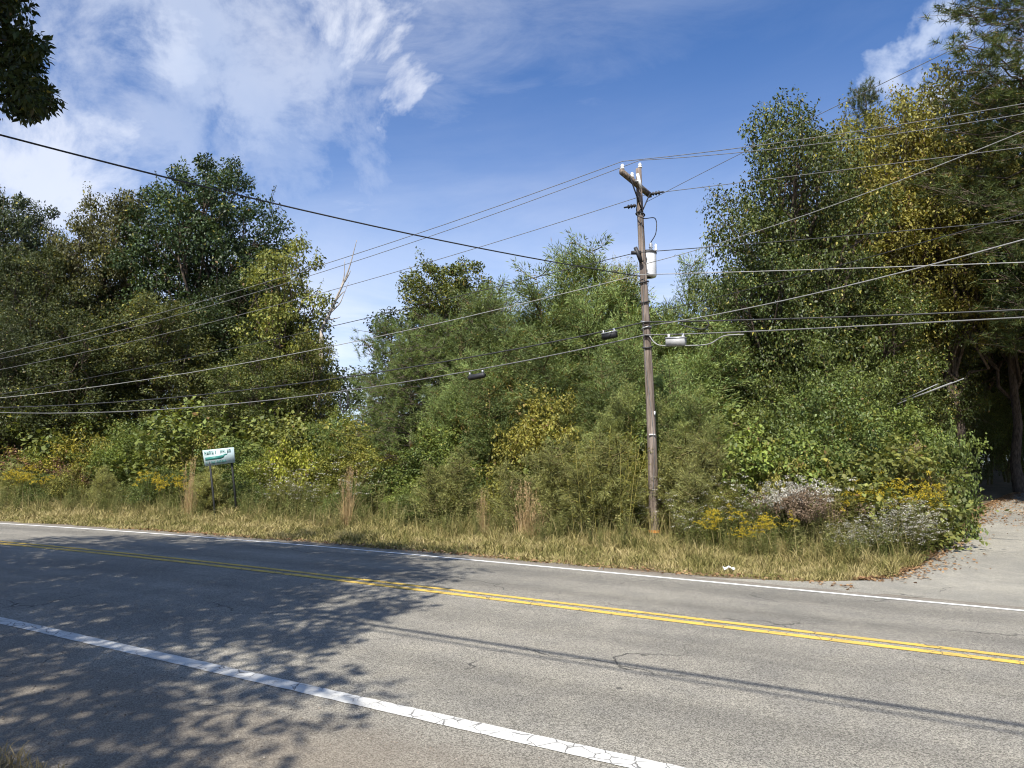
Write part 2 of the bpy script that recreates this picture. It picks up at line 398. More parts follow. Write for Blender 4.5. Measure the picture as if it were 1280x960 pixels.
# ------------------------------------------------------------------ setting: ground, road, driveway, markings
rg = np.random.default_rng(7)
def grid_uv(us, vs, zoff):
    UU, VV = np.meshgrid(us, vs, indexing='ij'); P = xy(UU, VV); Z = guv(UU, VV) + zoff(UU, VV)
    V = np.concatenate([P, Z[..., None]], -1).reshape(-1, 3); a, b = len(us), len(vs)
    i = np.arange(a - 1)[:, None] * b + np.arange(b - 1)[None]
    F = np.stack([i, i + b, i + b + 1, i + 1], -1).reshape(-1, 4)
    return V, F, np.stack([UU, VV], -1).reshape(-1, 2)
def drive_left(v):                                     # left edge of the driveway with its flared mouth
    return np.interp(np.asarray(v, float), [11.3, 11.9, 12.3, 12.8, 13.6, 15, 19, 28, 34, 40, 50, 60, 80], [5.0, 3.4, 2.35, 1.65, 1.12, .85, .50, -.33, -1.3, -3.2, -8.5, -16, -34])
def drive_right(v):
    v = np.asarray(v, float)
    return drive_left(np.maximum(v, 14)) - 4.4 - 2.6 * np.exp(-np.clip(v - 11.9, 0, None) / 1.2)
usg = np.concatenate([[-700, -300, -150, -80], np.arange(-50, 60.1, 1.25), [75, 100, 150, 300, 700]])
vsg = np.concatenate([[-700, -300, -120, -60, -30, -15, -8, -4, -2, 0, 1.2, 2.1, 2.5, 2.9, 4, 6, 8.17, 10, 11.2, 11.6, 12.0, 12.3, 12.6], np.arange(13.2, 40, 1.2), [45, 57.6, 80, 140, 300, 700]])
def under(UU, VV):
    k = np.where((VV > 2.7) & (VV < 11.4), -.10, 0.0)
    k = k + np.where((VV >= 11.4) & (VV < 60) & (UU < drive_left(VV) - 1.0) & (UU > drive_right(VV) + 1.0), -.10, 0)
    h = np.where((VV > 13) | (VV < 1), .03 * np.sin(UU * 1.3) * np.cos(VV * .9), 0)
    h = np.where((UU < drive_left(VV) + 2) & (UU > drive_right(VV) - 2) & (VV > 11), np.minimum(h, 0), h)
    return k + h - .01
V, F, _ = grid_uv(usg, vsg, under)
tag(obj('ground', mk('ground', V, F, M['soil'], True)), 'brown soil and litter under the grass and thicket', None, kind='structure')
# road with ragged edges
usr = np.concatenate([np.arange(-90, -12, 3), np.arange(-12, 40, .16), np.arange(40, 110, 2)])
e0 = 2.45 + .10 * np.sin(usr * 1.9) + .05 * np.sin(usr * 5.3 + 1) + .05 * rg.normal(size=len(usr))
e1 = 11.95 + .05 * np.sin(usr * 2.3) + .04 * np.sin(usr * 6.1 + 2) + .03 * rg.normal(size=len(usr))
mid = np.array([3.5, 4.4, 6.3, VC, 10, 11.2])
VV = np.concatenate([e0[:, None], np.broadcast_to(mid, (len(usr), 6)), e1[:, None]], 1); UU = np.broadcast_to(usr[:, None], VV.shape)
P = xy(UU, VV); Z = guv(UU, VV) + .012; Z[:, 0] -= .05; Z[:, -1] -= .012
V = np.concatenate([P, Z[..., None]], -1).reshape(-1, 3); b = VV.shape[1]
i = np.arange(len(usr) - 1)[:, None] * b + np.arange(b - 1)[None]
F = np.stack([i, i + b, i + b + 1, i + 1], -1).reshape(-1, 4)
tag(obj('road', mk('road', V, F, M['asphalt'], False, np.stack([UU, VV], -1).reshape(-1, 2))), 'worn grey asphalt two-lane road', None, kind='structure')
# driveway
vsd = np.concatenate([np.arange(11.3, 20, .25), np.arange(20, 75, 1.5)])
L_, R_ = drive_left(vsd) + .05 * rg.normal(size=len(vsd)), drive_right(vsd)
tt = np.linspace(0, 1, 9)
UU = L_[:, None] * (1 - tt) + R_[:, None] * tt; VV = np.broadcast_to(vsd[:, None], UU.shape)
P = xy(UU, VV); Z = guv(UU, VV) + .004
V = np.concatenate([P, Z[..., None]], -1).reshape(-1, 3); b = 9
i = np.arange(len(vsd) - 1)[:, None] * b + np.arange(b - 1)[None]
F = np.stack([i, i + b, i + b + 1, i + 1], -1).reshape(-1, 4)
tag(obj('driveway', mk('driveway', V, F, M['drive'], False, np.stack([UU, VV], -1).reshape(-1, 2))), 'pale asphalt driveway running into the dark woods', None, kind='structure')
# painted lines
def stripe(name, v0, width, mat, label, ragged=.0025, u0=-90, u1=110):
    us = np.concatenate([np.arange(u0, -8, 3), np.arange(-8, 40, .07), np.arange(40, u1, 2)])
    a = v0 - width / 2 + ragged * rg.normal(size=len(us)); c = v0 + width / 2 + ragged * rg.normal(size=len(us))
    VV = np.stack([a, c], 1); UU = np.broadcast_to(us[:, None], VV.shape)
    P = xy(UU, VV); Z = guv(UU, VV) + .017
    V = np.concatenate([P, Z[..., None]], -1).reshape(-1, 3)
    i = np.arange(len(us) - 1) * 2; F = np.stack([i, i + 2, i + 3, i + 1], -1)
    return tag(obj(name, mk(name, V, F, mat, False, np.stack([UU, VV], -1).reshape(-1, 2))), label, None, kind='structure')
stripe('road_marking', 4.40, .165, M['white'], 'cracked wide white edge line beside the near shoulder', .0025)
stripe('road_marking', 8.055, .115, M['yellow'], 'yellow centre line facing the near lane')
stripe('road_marking', 8.285, .115, M['yellow'], 'yellow centre line facing the far lane')
stripe('road_marking', 11.27, .115, M['white_far'], 'thin white edge line beside the grass verge', .004)

# ------------------------------------------------------------------ foliage builders (numpy)
def leaves(P, A, Nn, L, W, fold=.12):
    """kite-shaped leaves folded along the midrib"""
    n = len(P); A = unit(A); S = unit(np.cross(A, Nn)); Nn = np.cross(S, A)
    L = np.broadcast_to(L, (n,))[:, None]; W = np.broadcast_to(W, (n,))[:, None]
    V = np.empty((n, 4, 3)); m = P + A * L * .42 + Nn * W * fold
    V[:, 0] = P; V[:, 1] = m + S * W / 2; V[:, 2] = P + A * L - Nn * L * .06; V[:, 3] = m - S * W / 2
    k = np.arange(n)[:, None] * 4
    F = np.concatenate([k + [[0, 1, 2]], k + [[0, 2, 3]]])
    return V.reshape(-1, 3), F
def needles(P, A, L, W, rng):
    n = len(P); A = unit(A); S = unit(np.cross(A, rng.normal(size=(n, 3))))
    L = np.broadcast_to(L, (n,))[:, None]; W = np.broadcast_to(W, (n,))[:, None]
    V = np.stack([P - S * W / 2, P + S * W / 2, P + A * L], 1).reshape(-1, 3)
    return V, np.arange(n * 3).reshape(-1, 3)
def blades(P, H, W, lean, rng):
    """bent grass blades, three triangles each"""
    n = len(P); az = rng.uniform(0, 2 * np.pi, n); S = np.stack([np.cos(az), np.sin(az), np.zeros(n)], 1)
    la = rng.uniform(0, 2 * np.pi, n); D = np.stack([np.cos(la), np.sin(la), np.zeros(n)], 1) * (lean * rng.uniform(.2, 1.3, n))[:, None]
    H = np.broadcast_to(H, (n,))[:, None]; W = np.broadcast_to(W, (n,))[:, None]; Zv = np.array([0, 0, 1.0])
    m = P + Zv * H * .55 + D * H * .35; t = P + Zv * H * (1 - .25 * np.linalg.norm(D, axis=1, keepdims=True)) + D * H
    V = np.stack([P - S * W / 2, P + S * W / 2, m - S * W * .4, m + S * W * .4, t], 1).reshape(-1, 3)
    k = np.arange(n)[:, None] * 5
    return V, np.concatenate([k + [[0, 1, 3]], k + [[0, 3, 2]], k + [[2, 3, 4]]])
def rdir(rng, n):
    return unit(rng.normal(size=(n, 3)))
def clump_leaves(rng, C, Rr, per, L, W, flat=.75, droop=.25, shell=.45, up=.7):
    k = np.repeat(np.arange(len(C)), per); n = len(k)
    d = rdir(rng, n); r = Rr[k] * rng.uniform(0, 1, n) ** shell
    P = C[k] + d * r[:, None] * np.array([1, 1, flat])
    A = d * .55 + rdir(rng, n) * .75 + np.array([0, 0, -droop])
    Nn = d * .55 + np.array([0, 0, up]) + rdir(rng, n) * .55
    s = rng.uniform(.65, 1.3, n)
    return leaves(P, A, Nn, L * s, W * s)
def limb(a, b, r0, r1, rng, sag=.06, k=5, n=5):
    a, b = np.asarray(a, float), np.asarray(b, float); t = np.linspace(0, 1, k)[:, None]
    ln = np.linalg.norm(b - a); P = a * (1 - t) + b * t
    P[1:-1] += rng.normal(size=(k - 2, 3)) * ln * sag
    P[:, 2] += -np.sin(t[:, 0] * np.pi) * ln * .05
    return tube(P, np.linspace(r0, r1, k), n, False)
def broad(seed, H, tr, lobes, ncl, clr, per, L, W, flat=.75, droop=.25, shell=.45, stray=0, keep=None, trunk_to=.62, lean=0, stems=1, up=.7, shoots=0):
    """broad-leaved tree or shrub: returns wood and foliage arrays; lobes are (cx,cy,cz,rx,ry,rz)"""
    rng = np.random.default_rng(seed); wood = []
    lob = np.array(lobes, float); vol = (lob[:, 3] * lob[:, 4] * lob[:, 5]) ** (2 / 3); pick = rng.choice(len(lob), ncl * 6, p=vol / vol.sum())
    d = rdir(rng, len(pick)); C = lob[pick, :3] + d * lob[pick, 3:] * (rng.uniform(0, 1, len(pick)) ** .38)[:, None]
    if keep is not None:
        ok = keep(C); C = C[ok]; pick = pick[ok]
    C[:, 2] = np.maximum(C[:, 2], clr * .5)
    # thin out so that clumps stay apart
    sel = []; md = clr * 1.12
    G = np.zeros((0, 3))
    for q in range(len(C)):
        if len(G) == 0 or ((G - C[q]) ** 2).sum(1).min() > md * md:
            sel.append(q); G = np.concatenate([G, C[q:q + 1]])
        if len(sel) >= ncl: break
    C = C[sel]; pick = pick[sel]
    if stray:
        q = rng.choice(len(C), stray); c0 = C.mean(0)
        S = C[q] + unit(C[q] - c0) * rng.uniform(.5, 1.4, (stray, 1)) * clr
        if keep is not None: S = S[keep(S)]
    else: S = np.zeros((0, 3))
    Rr = clr * rng.uniform(.6, 1.25, len(C))
    parts = [clump_leaves(rng, C, Rr, per, L, W, flat, droop, shell, up)]
    if len(S): parts.append(clump_leaves(rng, S, np.full(len(S), clr * .5), max(6, per // 6), L, W, 1.2, droop + .3, .6))
    if shoots:                                          # long leafy shoots that break the outline
        q = rng.choice(len(C), shoots); c0 = C.mean(0) * [1, 1, .8]; m = 18
        dv = unit(unit(C[q] - c0) * [1, 1, .7] + np.array([0, 0, .75]) + rng.normal(size=(shoots, 3)) * .4); ln = clr * rng.uniform(1.1, 2.7, shoots)
        sv = rng.uniform(.15, 1, (shoots, m)); Pp = C[q][:, None] + dv[:, None] * (ln[:, None] * sv)[..., None]; Pp[..., 2] -= .28 * ln[:, None] * sv ** 2
        Pp = Pp.reshape(-1, 3); dd = np.repeat(dv, m, 0); k_ = len(Pp); sz = L * rng.uniform(.6, 1.15, k_) * (1.15 - .45 * sv.ravel())
        if keep is None:
            parts.append(leaves(Pp, dd * .5 + rdir(rng, k_) * .8 + [0, 0, -droop], rdir(rng, k_) * .6 + [0, 0, up], sz, sz * W / L))
            wood += [tube(C[q[j]] + dv[j] * ln[j] * np.array([[0], [.5], [1.0]]) - np.array([[0, 0, 0], [0, 0, .07], [0, 0, .28]]) * ln[j], [tr * .05, tr * .04, tr * .02], 3, False) for j in range(shoots)]
    cc = lob[:, :3]
    for st in range(stems):
        off = rng.normal(size=2) * tr * (2.5 if stems > 1 else 0)
        top = np.array([lean * H * .5 + rng.normal() * .03 * H + off[0] * 3, rng.normal() * .03 * H + off[1] * 3, H * trunk_to])
        t = np.linspace(0, 1, 8)[:, None]; TP = np.array([off[0], off[1], -.3]) * (1 - t) + top * t
        TP[1:-1] += rng.normal(size=(6, 3)) * [tr * .8, tr * .8, 0]
        rad = tr * (1 - .72 * t[:, 0]); rad[0] *= 1.35
        wood.append(tube(TP, rad, 8, False))
        for li in range(st, len(cc), stems):
            c = cc[li]
            if keep is not None and not keep(c[None])[0]: continue
            hh = np.clip(c[2] * .55 - .3, H * .08, H * trunk_to * .97); kf = (hh + .3) / (top[2] + .3)
            a = TP[0] * (1 - kf) + TP[-1] * kf
            wood.append(limb(a, c, tr * .5 * (1 - .5 * kf), tr * .16, rng))
            mem = np.where(pick == li)[0]
            for q in mem[:int(26)]:
                s = rng.uniform(.45, 1.0); st_ = a * (1 - s) + c * s
                wood.append(limb(st_, C[q], tr * .15, tr * .04, rng, k=4, n=4))
    return join(wood), join(parts)
def feather(seed, H, Rm, nb, per, L, W, z0=.05, top_pow=.75, droop=.15, plume=.9, stems=1, tr=.09, spread=.5):
    """fine-leaved plumy tree: many upswept branches set with narrow leaves"""
    rng = np.random.default_rng(seed); wood, Ps, As, Ns = [], [], [], []
    tips = []
    for st in range(stems):
        off = rng.normal(size=2) * Rm * (.25 if stems > 1 else 0)
        hh = H * (1 if st == 0 else rng.uniform(.7, .98))
        t = np.linspace(0, 1, 7)[:, None]; TP = np.array([off[0] * .3, off[1] * .3, -.2]) * (1 - t) + np.array([off[0], off[1], hh * .96]) * t
        TP[1:-1] += rng.normal(size=(5, 3)) * [.05, .05, 0]
        wood.append(tube(TP, tr * (1.02 - t[:, 0]), 6, False))
        for b in range(nb // stems):
            f = z0 + (1 - z0) * rng.uniform(0, 1) ** .85
            rr = Rm * (1 - f) ** top_pow * rng.uniform(.55, 1.1) + .25
            az = rng.uniform(0, 2 * np.pi); o = np.array([np.cos(az), np.sin(az), 0])
            a = np.array([off[0] * f, off[1] * f, hh * f * .95])
            e = a + o * rr + np.array([0, 0, rr * rng.uniform(.15, .8)])
            k = 6; s = np.linspace(0, 1, k)[:, None]; BP = a * (1 - s) + e * s; BP[:, 2] -= np.sin(s[:, 0] * np.pi) * rr * .1
            wood.append(tube(BP, np.linspace(.022, .006, k), 3, False))
            m = int(per * (rr / Rm + .35)); q = rng.uniform(.15, 1.0, m); q = np.sort(q)
            base = a + (e - a) * q[:, None]
            ax = unit(e - a + np.array([0, 0, .35]))
            # twig offsets
            tw = rdir(rng, m) * np.array([1, 1, .8]); ln = plume * rng.uniform(.1, 1, m)[:, None] * (.42 + .2 * (1 - q[:, None]))
            P = base + tw * ln * .55 + np.array([0, 0, .1]) * ln
            A = ax * .6 + tw * spread + rng.normal(size=(m, 3)) * .3 + np.array([0, 0, -droop])
            Ps.append(P); As.append(A); Ns.append(tw * .4 + np.array([0, 0, .6]) + rng.normal(size=(m, 3)) * .5)
    P, A, Nn = np.concatenate(Ps), np.concatenate(As), np.concatenate(Ns); s = rng.uniform(.6, 1.35, len(P))
    return join(wood), leaves(P, A, Nn, L * s, W * s)
def pine(seed, H, Rm, nb, tufts, per, L, W, z0=.25, tr=.15, keep=None, top=True):
    rng = np.random.default_rng(seed); wood, TC, TA = [], [], []
    t = np.linspace(0, 1, 8)[:, None]; TP = np.array([0, 0, -.3]) * (1 - t) + np.array([rng.normal() * .2, rng.normal() * .2, H * .98]) * t
    wood.append(tube(TP, tr * (1.03 - .9 * t[:, 0]), 8, False))
    for b in range(nb):
        f = z0 + (1 - z0) * (b + rng.uniform(0, 1)) / nb; rr = Rm * (1.08 - f) ** .6 * rng.uniform(.55, 1.1) * min(1, .5 + (f - z0) * 3) + .2
        az = rng.uniform(0, 2 * np.pi); o = np.array([np.cos(az), np.sin(az), 0])
        k0 = f * 7; a = TP[min(int(k0), 6)] * (1 - k0 % 1) + TP[min(int(k0) + 1, 7)] * (k0 % 1)
        e = a + o * rr + np.array([0, 0, rr * rng.uniform(.05, .55)])
        wood.append(limb(a, e, tr * .25 * (1.1 - f) + .012, .01, rng, k=5, n=4))
        m = max(3, int(tufts * (rr / Rm + .2)))
        s = rng.uniform(.35, 1.05, m)[:, None]; c = a + (e - a) * s + rng.normal(size=(m, 3)) * [.28 * rr ** .5, .28 * rr ** .5, .2]
        TC.append(c); TA.append(np.broadcast_to(unit(e - a + np.array([0, 0, .5])), (m, 3)) + rng.normal(size=(m, 3)) * .35)
        for q in range(0, m, 2): wood.append(tube(np.stack([a + (e - a) * s[q] * .9, c[q]]), [.012, .006], 3, False))
    if top: TC.append(np.array([[0, 0, H]])); TA.append(np.array([[0, 0, 1.0]]))
    C, A0 = np.concatenate(TC), np.concatenate(TA)
    if keep is not None: ok = keep(C); C, A0 = C[ok], A0[ok]
    k = np.repeat(np.arange(len(C)), per); n = len(k)
    A = unit(unit(A0[k]) * .55 + rdir(rng, n)); P = C[k] - unit(A0[k]) * rng.uniform(0, .22, (n, 1))
    return join(wood), needles(P, A, L * rng.uniform(.7, 1.15, n), W, rng)

LEAF = 1.28                                            # overall leaf albedo
class Kind:
    """shared meshes of one kind of plant, copied for every individual"""
    def __init__(s, name, parts): s.parts = [(pn, mk(name + '_' + pn, V, F, m)) for pn, (V, F), m in parts]
def plant(kind, name, loc, scale, rot, col, label, cat, group=None, tilt=(0, 0)):
    e = empty(name, loc, label, cat, group); e.rotation_euler = (tilt[0], tilt[1], rot)
    e.scale = (scale,) * 3 if np.isscalar(scale) else scale
    for pn, me in kind.parts:
        c = obj(pn, me, e)
        if 'heads' in pn: c['kind'] = 'stuff'
        c.color = (col[0] * LEAF, col[1] * LEAF, col[2] * LEAF, col[3] if len(col) == 4 else 0.0)
    return e

# ---- kinds of tree
def lob_round(H, rx, z0=.35, k=16, seed=1, q0=.34, q1=.48, taper=0.0, jit=.12):
    """lobes spread over a rounded, uneven envelope between z0*H and H"""
    r = np.random.default_rng(seed); zc, rz = H * (1 + z0) / 2, H * (1 - z0) / 2
    o = [(0, 0, zc, rx * .55, rx * .55, rz * .6)]
    for i in range(k):
        t = 1 - 2 * (i + .5) / k; a = i * 2.39996 + r.uniform(-.35, .35); c = math.sqrt(1 - t * t); q = rx * r.uniform(q0, q1)
        w_ = rx * .66 * max(c, .25) * (1 - taper * t) * r.uniform(1 - 1.5 * jit, 1 + jit)
        o.append((math.cos(a) * w_, math.sin(a) * w_, zc + t * (rz - q * .85) * r.uniform(1 - jit, 1 + jit * .3), q, q, q * r.uniform(.75, 1.0)))
    return o
def wood_leaf(name, wf, wm, lm, wn='trunk', ln='crown'): return Kind(name, [(wn, wf[0], M[wm]), (ln, wf[1], M[lm])])
K = {}
K['oak'] = wood_leaf('oak', broad(11, 16, .30, lob_round(16, 4.6, .22, 22, 3, .26, .48, jit=.2), 300, .82, 260, .155, .10, shoots=50, stray=30, shell=.36, flat=.65), 'bark', 'gloss_leaf')
K['olive'] = wood_leaf('olive', broad(12, 15, .24, lob_round(15, 3.7, .20, 18, 5, .28, .5, jit=.25), 220, .76, 220, .15, .095, shoots=50, stray=40, shell=.4, flat=.65), 'bark', 'leaf')
K['slim'] = wood_leaf('slim', broad(13, 11, .16, lob_round(11, 2.1, .15, 18, 6, .36, .5), 130, .52, 130, .14, .08, droop=.6, shoots=40, stray=30, shell=.4), 'bark', 'leaf')
K['round'] = wood_leaf('round', broad(14, 12, .2, lob_round(12, 2.9, .48, 16, 9), 120, .62, 190, .14, .095, shoots=20, stray=10, shell=.38, flat=.65), 'bark', 'leaf')
K['vine'] = wood_leaf('vine', broad(15, 13.5, .24, lob_round(13.5, 3.6, .08, 24, 12, .24, .44, jit=.30), 360, .70, 190, .12, .08, droop=.5, shoots=160, stray=130, shell=.42), 'bark', 'gloss_leaf')
K['gold'] = wood_leaf('gold', broad(16, 15.5, .2, lob_round(15.5, 3.3, .30, 20, 15, .26, .48, jit=.28), 220, .62, 150, .125, .075, droop=.4, shoots=90, stray=100, shell=.45), 'bark', 'leaf')
K['feather'] = wood_leaf('feather', feather(21, 7.5, 2.3, 230, 190, .15, .022, plume=1.0, stems=4, top_pow=.5), 'stem', 'needle')
K['feather2'] = wood_leaf('feather2', feather(22, 7.0, 1.9, 200, 170, .14, .024, plume=.95, stems=3, top_pow=.45), 'stem', 'needle')
K['youngpine'] = wood_leaf('youngpine', pine(31, 6.2, 2.1, 90, 17, 34, .19, .013, z0=.08, tr=.08), 'bark', 'needle')
K['pine'] = wood_leaf('pine', pine(32, 20, 4.0, 120, 34, 34, .24, .018, z0=.26, tr=.24), 'bark', 'needle')
# ---- kinds of shrub
def lob_shrub(H, rx, k, seed):
    r = np.random.default_rng(seed); o = []
    for i in range(k):
        a = r.uniform(0, 6.28); d = rx * r.uniform(0, .72); q = rx * r.uniform(.30, .5)
        f = 1 - .55 * (d / rx) ** 2
        o.append((math.cos(a) * d, math.sin(a) * d, max(q * .5, H * f * r.uniform(.35, .95) - q * .6), q, q, q * .9))
    return o
SH = dict(wn='stems', ln='foliage')
K['shrubA'] = wood_leaf('shrubA', broad(41, 3, .045, lob_shrub(3, 1.5, 16, 1), 130, .34, 150, .080, .050, stems=4, shoots=60, stray=40, trunk_to=.6, shell=.42), 'stem', 'leaf', **SH)
K['shrubB'] = wood_leaf('shrubB', broad(42, 3, .045, lob_shrub(3, 1.6, 17, 2), 130, .34, 160, .070, .040, stems=5, shoots=60, stray=50, droop=.4, trunk_to=.6, shell=.42), 'stem', 'gloss_leaf', **SH)
K['shrubC'] = wood_leaf('shrubC', broad(43, 2.4, .04, lob_shrub(2.4, 1.6, 16, 3), 110, .38, 95, .105, .080, stems=4, shoots=40, stray=30, up=1.0, trunk_to=.5), 'stem', 'leaf', **SH)   # broad vine leaves
K['shrubD'] = wood_leaf('shrubD', feather(44, 3.0, 1.25, 120, 140, .12, .016, plume=.7, stems=5, tr=.03), 'stem', 'needle', **SH)      # plumy
K['shrubE'] = wood_leaf('shrubE', broad(45, 2.6, .035, lob_shrub(2.6, 1.2, 12, 6), 75, .33, 95, .10, .045, stems=6, shoots=40, stray=35, droop=.7, trunk_to=.75), 'stem', 'leaf', **SH)
K['tallA'] = wood_leaf('tallA', broad(47, 5.5, .07, lob_round(5.5, 2.0, .02, 15, 21, .24, .46, jit=.42), 190, .46, 150, .095, .058, stems=3, shoots=110, stray=60, droop=.4), 'stem', 'leaf', **SH)
K['tallB'] = wood_leaf('tallB', broad(48, 5.5, .07, lob_round(5.5, 1.9, .02, 15, 22, .24, .46, jit=.42), 190, .44, 150, .085, .046, stems=4, shoots=110, stray=80, droop=.5), 'stem', 'gloss_leaf', **SH)
K['fern'] = wood_leaf('fern', feather(46, 2.2, .55, 60, 110, .10, .010, plume=.5, stems=6, tr=.014, top_pow=.4, droop=.35), 'cane_stem' if 'cane_stem' in M else 'stem', 'needle', **SH)

# ---- herbs
def stems_of(rng, n, H, spread, rad):
    out, tops = [], []
    for i in range(n):
        a = rng.uniform(0, 6.28); r = spread * rng.uniform(0, 1) ** .6; b = np.array([math.cos(a), math.sin(a), 0]) * r * .45
        h = H * rng.uniform(.7, 1.08); t = b * 2.2 + np.array([rng.normal() * .06, rng.normal() * .06, h])
        k = np.linspace(0, 1, 4)[:, None]; P = b * (1 - k) + t * k; P[1:3, :2] -= P[1:3, :2] * .12
        out.append(tube(P, np.linspace(rad, rad * .5, 4), 3, False)); tops.append(P)
    return join(out), tops
def herb_leaves(rng, tops, per, L, W, f0=.1, f1=.95, droop=.2):
    Ps = []
    for P in tops:
        s = rng.uniform(f0, f1, per) * 3; i = np.minimum(s.astype(int), 2); q = (s - i)[:, None]
        Ps.append(P[i] * (1 - q) + P[i + 1] * q)
    P = np.concatenate(Ps); n = len(P); a = rng.uniform(0, 6.28, n)
    A = np.stack([np.cos(a), np.sin(a), rng.uniform(-.1, .9, n) - droop], 1)
    return leaves(P, A, np.stack([-np.cos(a) * .4, -np.sin(a) * .4, np.ones(n)], 1) + rng.normal(size=(n, 3)) * .3, L * rng.uniform(.6, 1.3, n), W * rng.uniform(.7, 1.2, n))
def goldenrod(seed, n=14):
    rng = np.random.default_rng(seed); st, tops = stems_of(rng, n, 1.35, .55, .006); lf = herb_leaves(rng, tops, 46, .10, .016, .05, .85)
    Ps, As = [], []
    for P in tops:
        for b in range(5):     # arched sprays of the plume
            a = rng.uniform(0, 6.28); f = rng.uniform(.78, 1.0); o = np.array([math.cos(a), math.sin(a), 0]); ln = .17 * (1.25 - f) / .4
            c = P[0] * (1 - f) + P[3] * f + np.array([0, 0, 0])
            s = rng.uniform(0, 1, 20)[:, None]; q = c + o * ln * s + np.array([0, 0, 1]) * (.16 * s - .14 * s * s)
            Ps.append(q + rng.normal(size=(20, 3)) * .012); As.append(rdir(rng, 20) * .5 + np.array([0, 0, .7]))
    P = np.concatenate(Ps)
    return Kind('goldenrod', [('stems', st, M['stem']), ('foliage', lf, M['leaf']), ('flower_heads', leaves(P, np.concatenate(As), rdir(rng, len(P)), .028, .020), M['gold'])])
def aster(seed, n=22, H=1.05, spread=.75, heads=6, mat='aster'):
    rng = np.random.default_rng(seed); st, tops = stems_of(rng, n, H, spread, .006); lf = herb_leaves(rng, tops, 50, .085, .016, .05, .92)
    tw, Ps = [], []
    for P in tops:
        for b in range(heads):
            a = rng.uniform(0, 6.28); o = np.array([math.cos(a), math.sin(a), 0]); ln = rng.uniform(.05, .24); f = rng.uniform(.5, .97)
            c0 = P[0] * (1 - f) + P[3] * f; c = c0 + o * ln + np.array([0, 0, rng.uniform(.05, .18)])
            tw.append(tube(np.stack([c0, c]), [.003, .002], 3, False))
            m = 11; d = rng.normal(size=(m, 3)) * [.034, .034, .012]; Ps.append(c + d)
    P = np.concatenate(Ps); m = len(P); rr = rng.uniform(0, 6.28, m)
    fl = leaves(P, np.stack([np.cos(rr), np.sin(rr), np.full(m, .3)], 1), np.tile([0, 0, 1.0], (m, 1)) + rng.normal(size=(m, 3)) * .4, .030, .024)
    return Kind('aster', [('stems', join([st] + tw), M['stem']), ('foliage', lf, M['leaf']), ('flower_heads', fl, M[mat])])
def tuft(seed, n=190, H=1.3, spread=.22, mat='straw', heads=True):
    rng = np.random.default_rng(seed); a = rng.uniform(0, 6.28, n); r = spread * rng.uniform(0, 1, n) ** .6
    P = np.stack([np.cos(a) * r, np.sin(a) * r, np.zeros(n)], 1)
    bl = blades(P, H * rng.uniform(.18, .9, n), .009, .6, rng); parts = [('blades', bl, M[mat])]
    if heads:
        k = 34; a = rng.uniform(0, 6.28, k); r = spread * rng.uniform(0, 1, k); top = np.stack([np.cos(a) * r * 1.7, np.sin(a) * r * 1.7, H * rng.uniform(.5, 1.12, k)], 1)
        st = join([tube(np.stack([t * [.5, .5, 0], t * [.7, .7, .6], t]), [.004, .003, .002], 3, False) for t in top])
        q = np.repeat(top, 26, 0) + rng.normal(size=(k * 26, 3)) * [.018, .018, .08]
        fl = leaves(q, rdir(rng, len(q)) * .5 + np.array([0, 0, .8]), rdir(rng, len(q)), .04, .012)
        parts += [('stems', st, M[mat]), ('seed_heads', fl, M[mat])]
    return Kind('tuft', parts)
def canes(seed, n=7, H=2.1):
    rng = np.random.default_rng(seed); st, tops = stems_of(rng, n, H, .75, .0075); lf = herb_leaves(rng, tops, 44, .15, .014, .25, 1.0, .1)
    return Kind('canes', [('stems', st, M['cane']), ('foliage', lf, M['leaf'])])
K['goldenrod'] = goldenrod(51); K['goldenrod2'] = goldenrod(52, 9)
K['aster'] = aster(53); K['aster2'] = aster(54, 13, 1.25, .5, 3)
K['deadaster'] = Kind('deadbush', [('stems', stems_of(np.random.default_rng(55), 20, 1.2, .7, .006)[0], M['stem']),
    ('foliage', clump_leaves(np.random.default_rng(56), np.random.default_rng(57).normal(size=(60, 3)) * [.42, .42, .16] + [0, 0, .95], np.full(60, .16), 90, .035, .02), M['deadbrown']),
    ('seed_heads', clump_leaves(np.random.default_rng(58), np.random.default_rng(59).normal(size=(70, 3)) * [.45, .45, .12] + [0, 0, 1.2], np.full(70, .09), 30, .03, .022, flat=.3), M['aster'])])
K['tuft'] = tuft(60); K['tuft2'] = tuft(61, 200, .95, .3)
K['tuftgreen'] = tuft(62, 320, .8, .38, 'grass', False)
K['canes'] = canes(63)

# ------------------------------------------------------------------ utility pole
pb = hit(818, 672); PY = pb.y
ptop = at(800, 211, PY - .12)
pole = empty('utility_pole', pb, 'tall weathered wooden utility pole with crossarm and white transformer', 'utility pole')
def rel(v): return np.array(v) - np.array(pb)
def part(name, VF, mat, parent, smooth=True):
    return obj(name, mk(name, VF[0], VF[1], mat, smooth), parent)
tz = np.linspace(0, 1, 14)[:, None]; axis_top = rel(ptop)
PPT = np.array([0, 0, -.5]) * (1 - tz) + axis_top * tz; PPT[:, 0] += .035 * np.sin(tz[:, 0] * 5)
part('pole', tube(PPT, np.linspace(.118, .066, 14), 14), M['polewood'], pole)
def on_pole(py):                                       # point on the pole axis seen at image row py
    lo, hi = 0.0, 1.0
    for i in range(40):
        m_ = (lo + hi) / 2; p = np.array(pb) + np.array([np.interp(m_, tz[:, 0], PPT[:, k]) for k in range(3)])
        z = (p[2] - CAMH); depth = p[1] * math.cos(PITCH) + z * math.sin(PITCH); yy = 480 - FPX * (z * math.cos(PITCH) - p[1] * math.sin(PITCH)) / depth
        if yy > py: lo = m_
        else: hi = m_
    return p
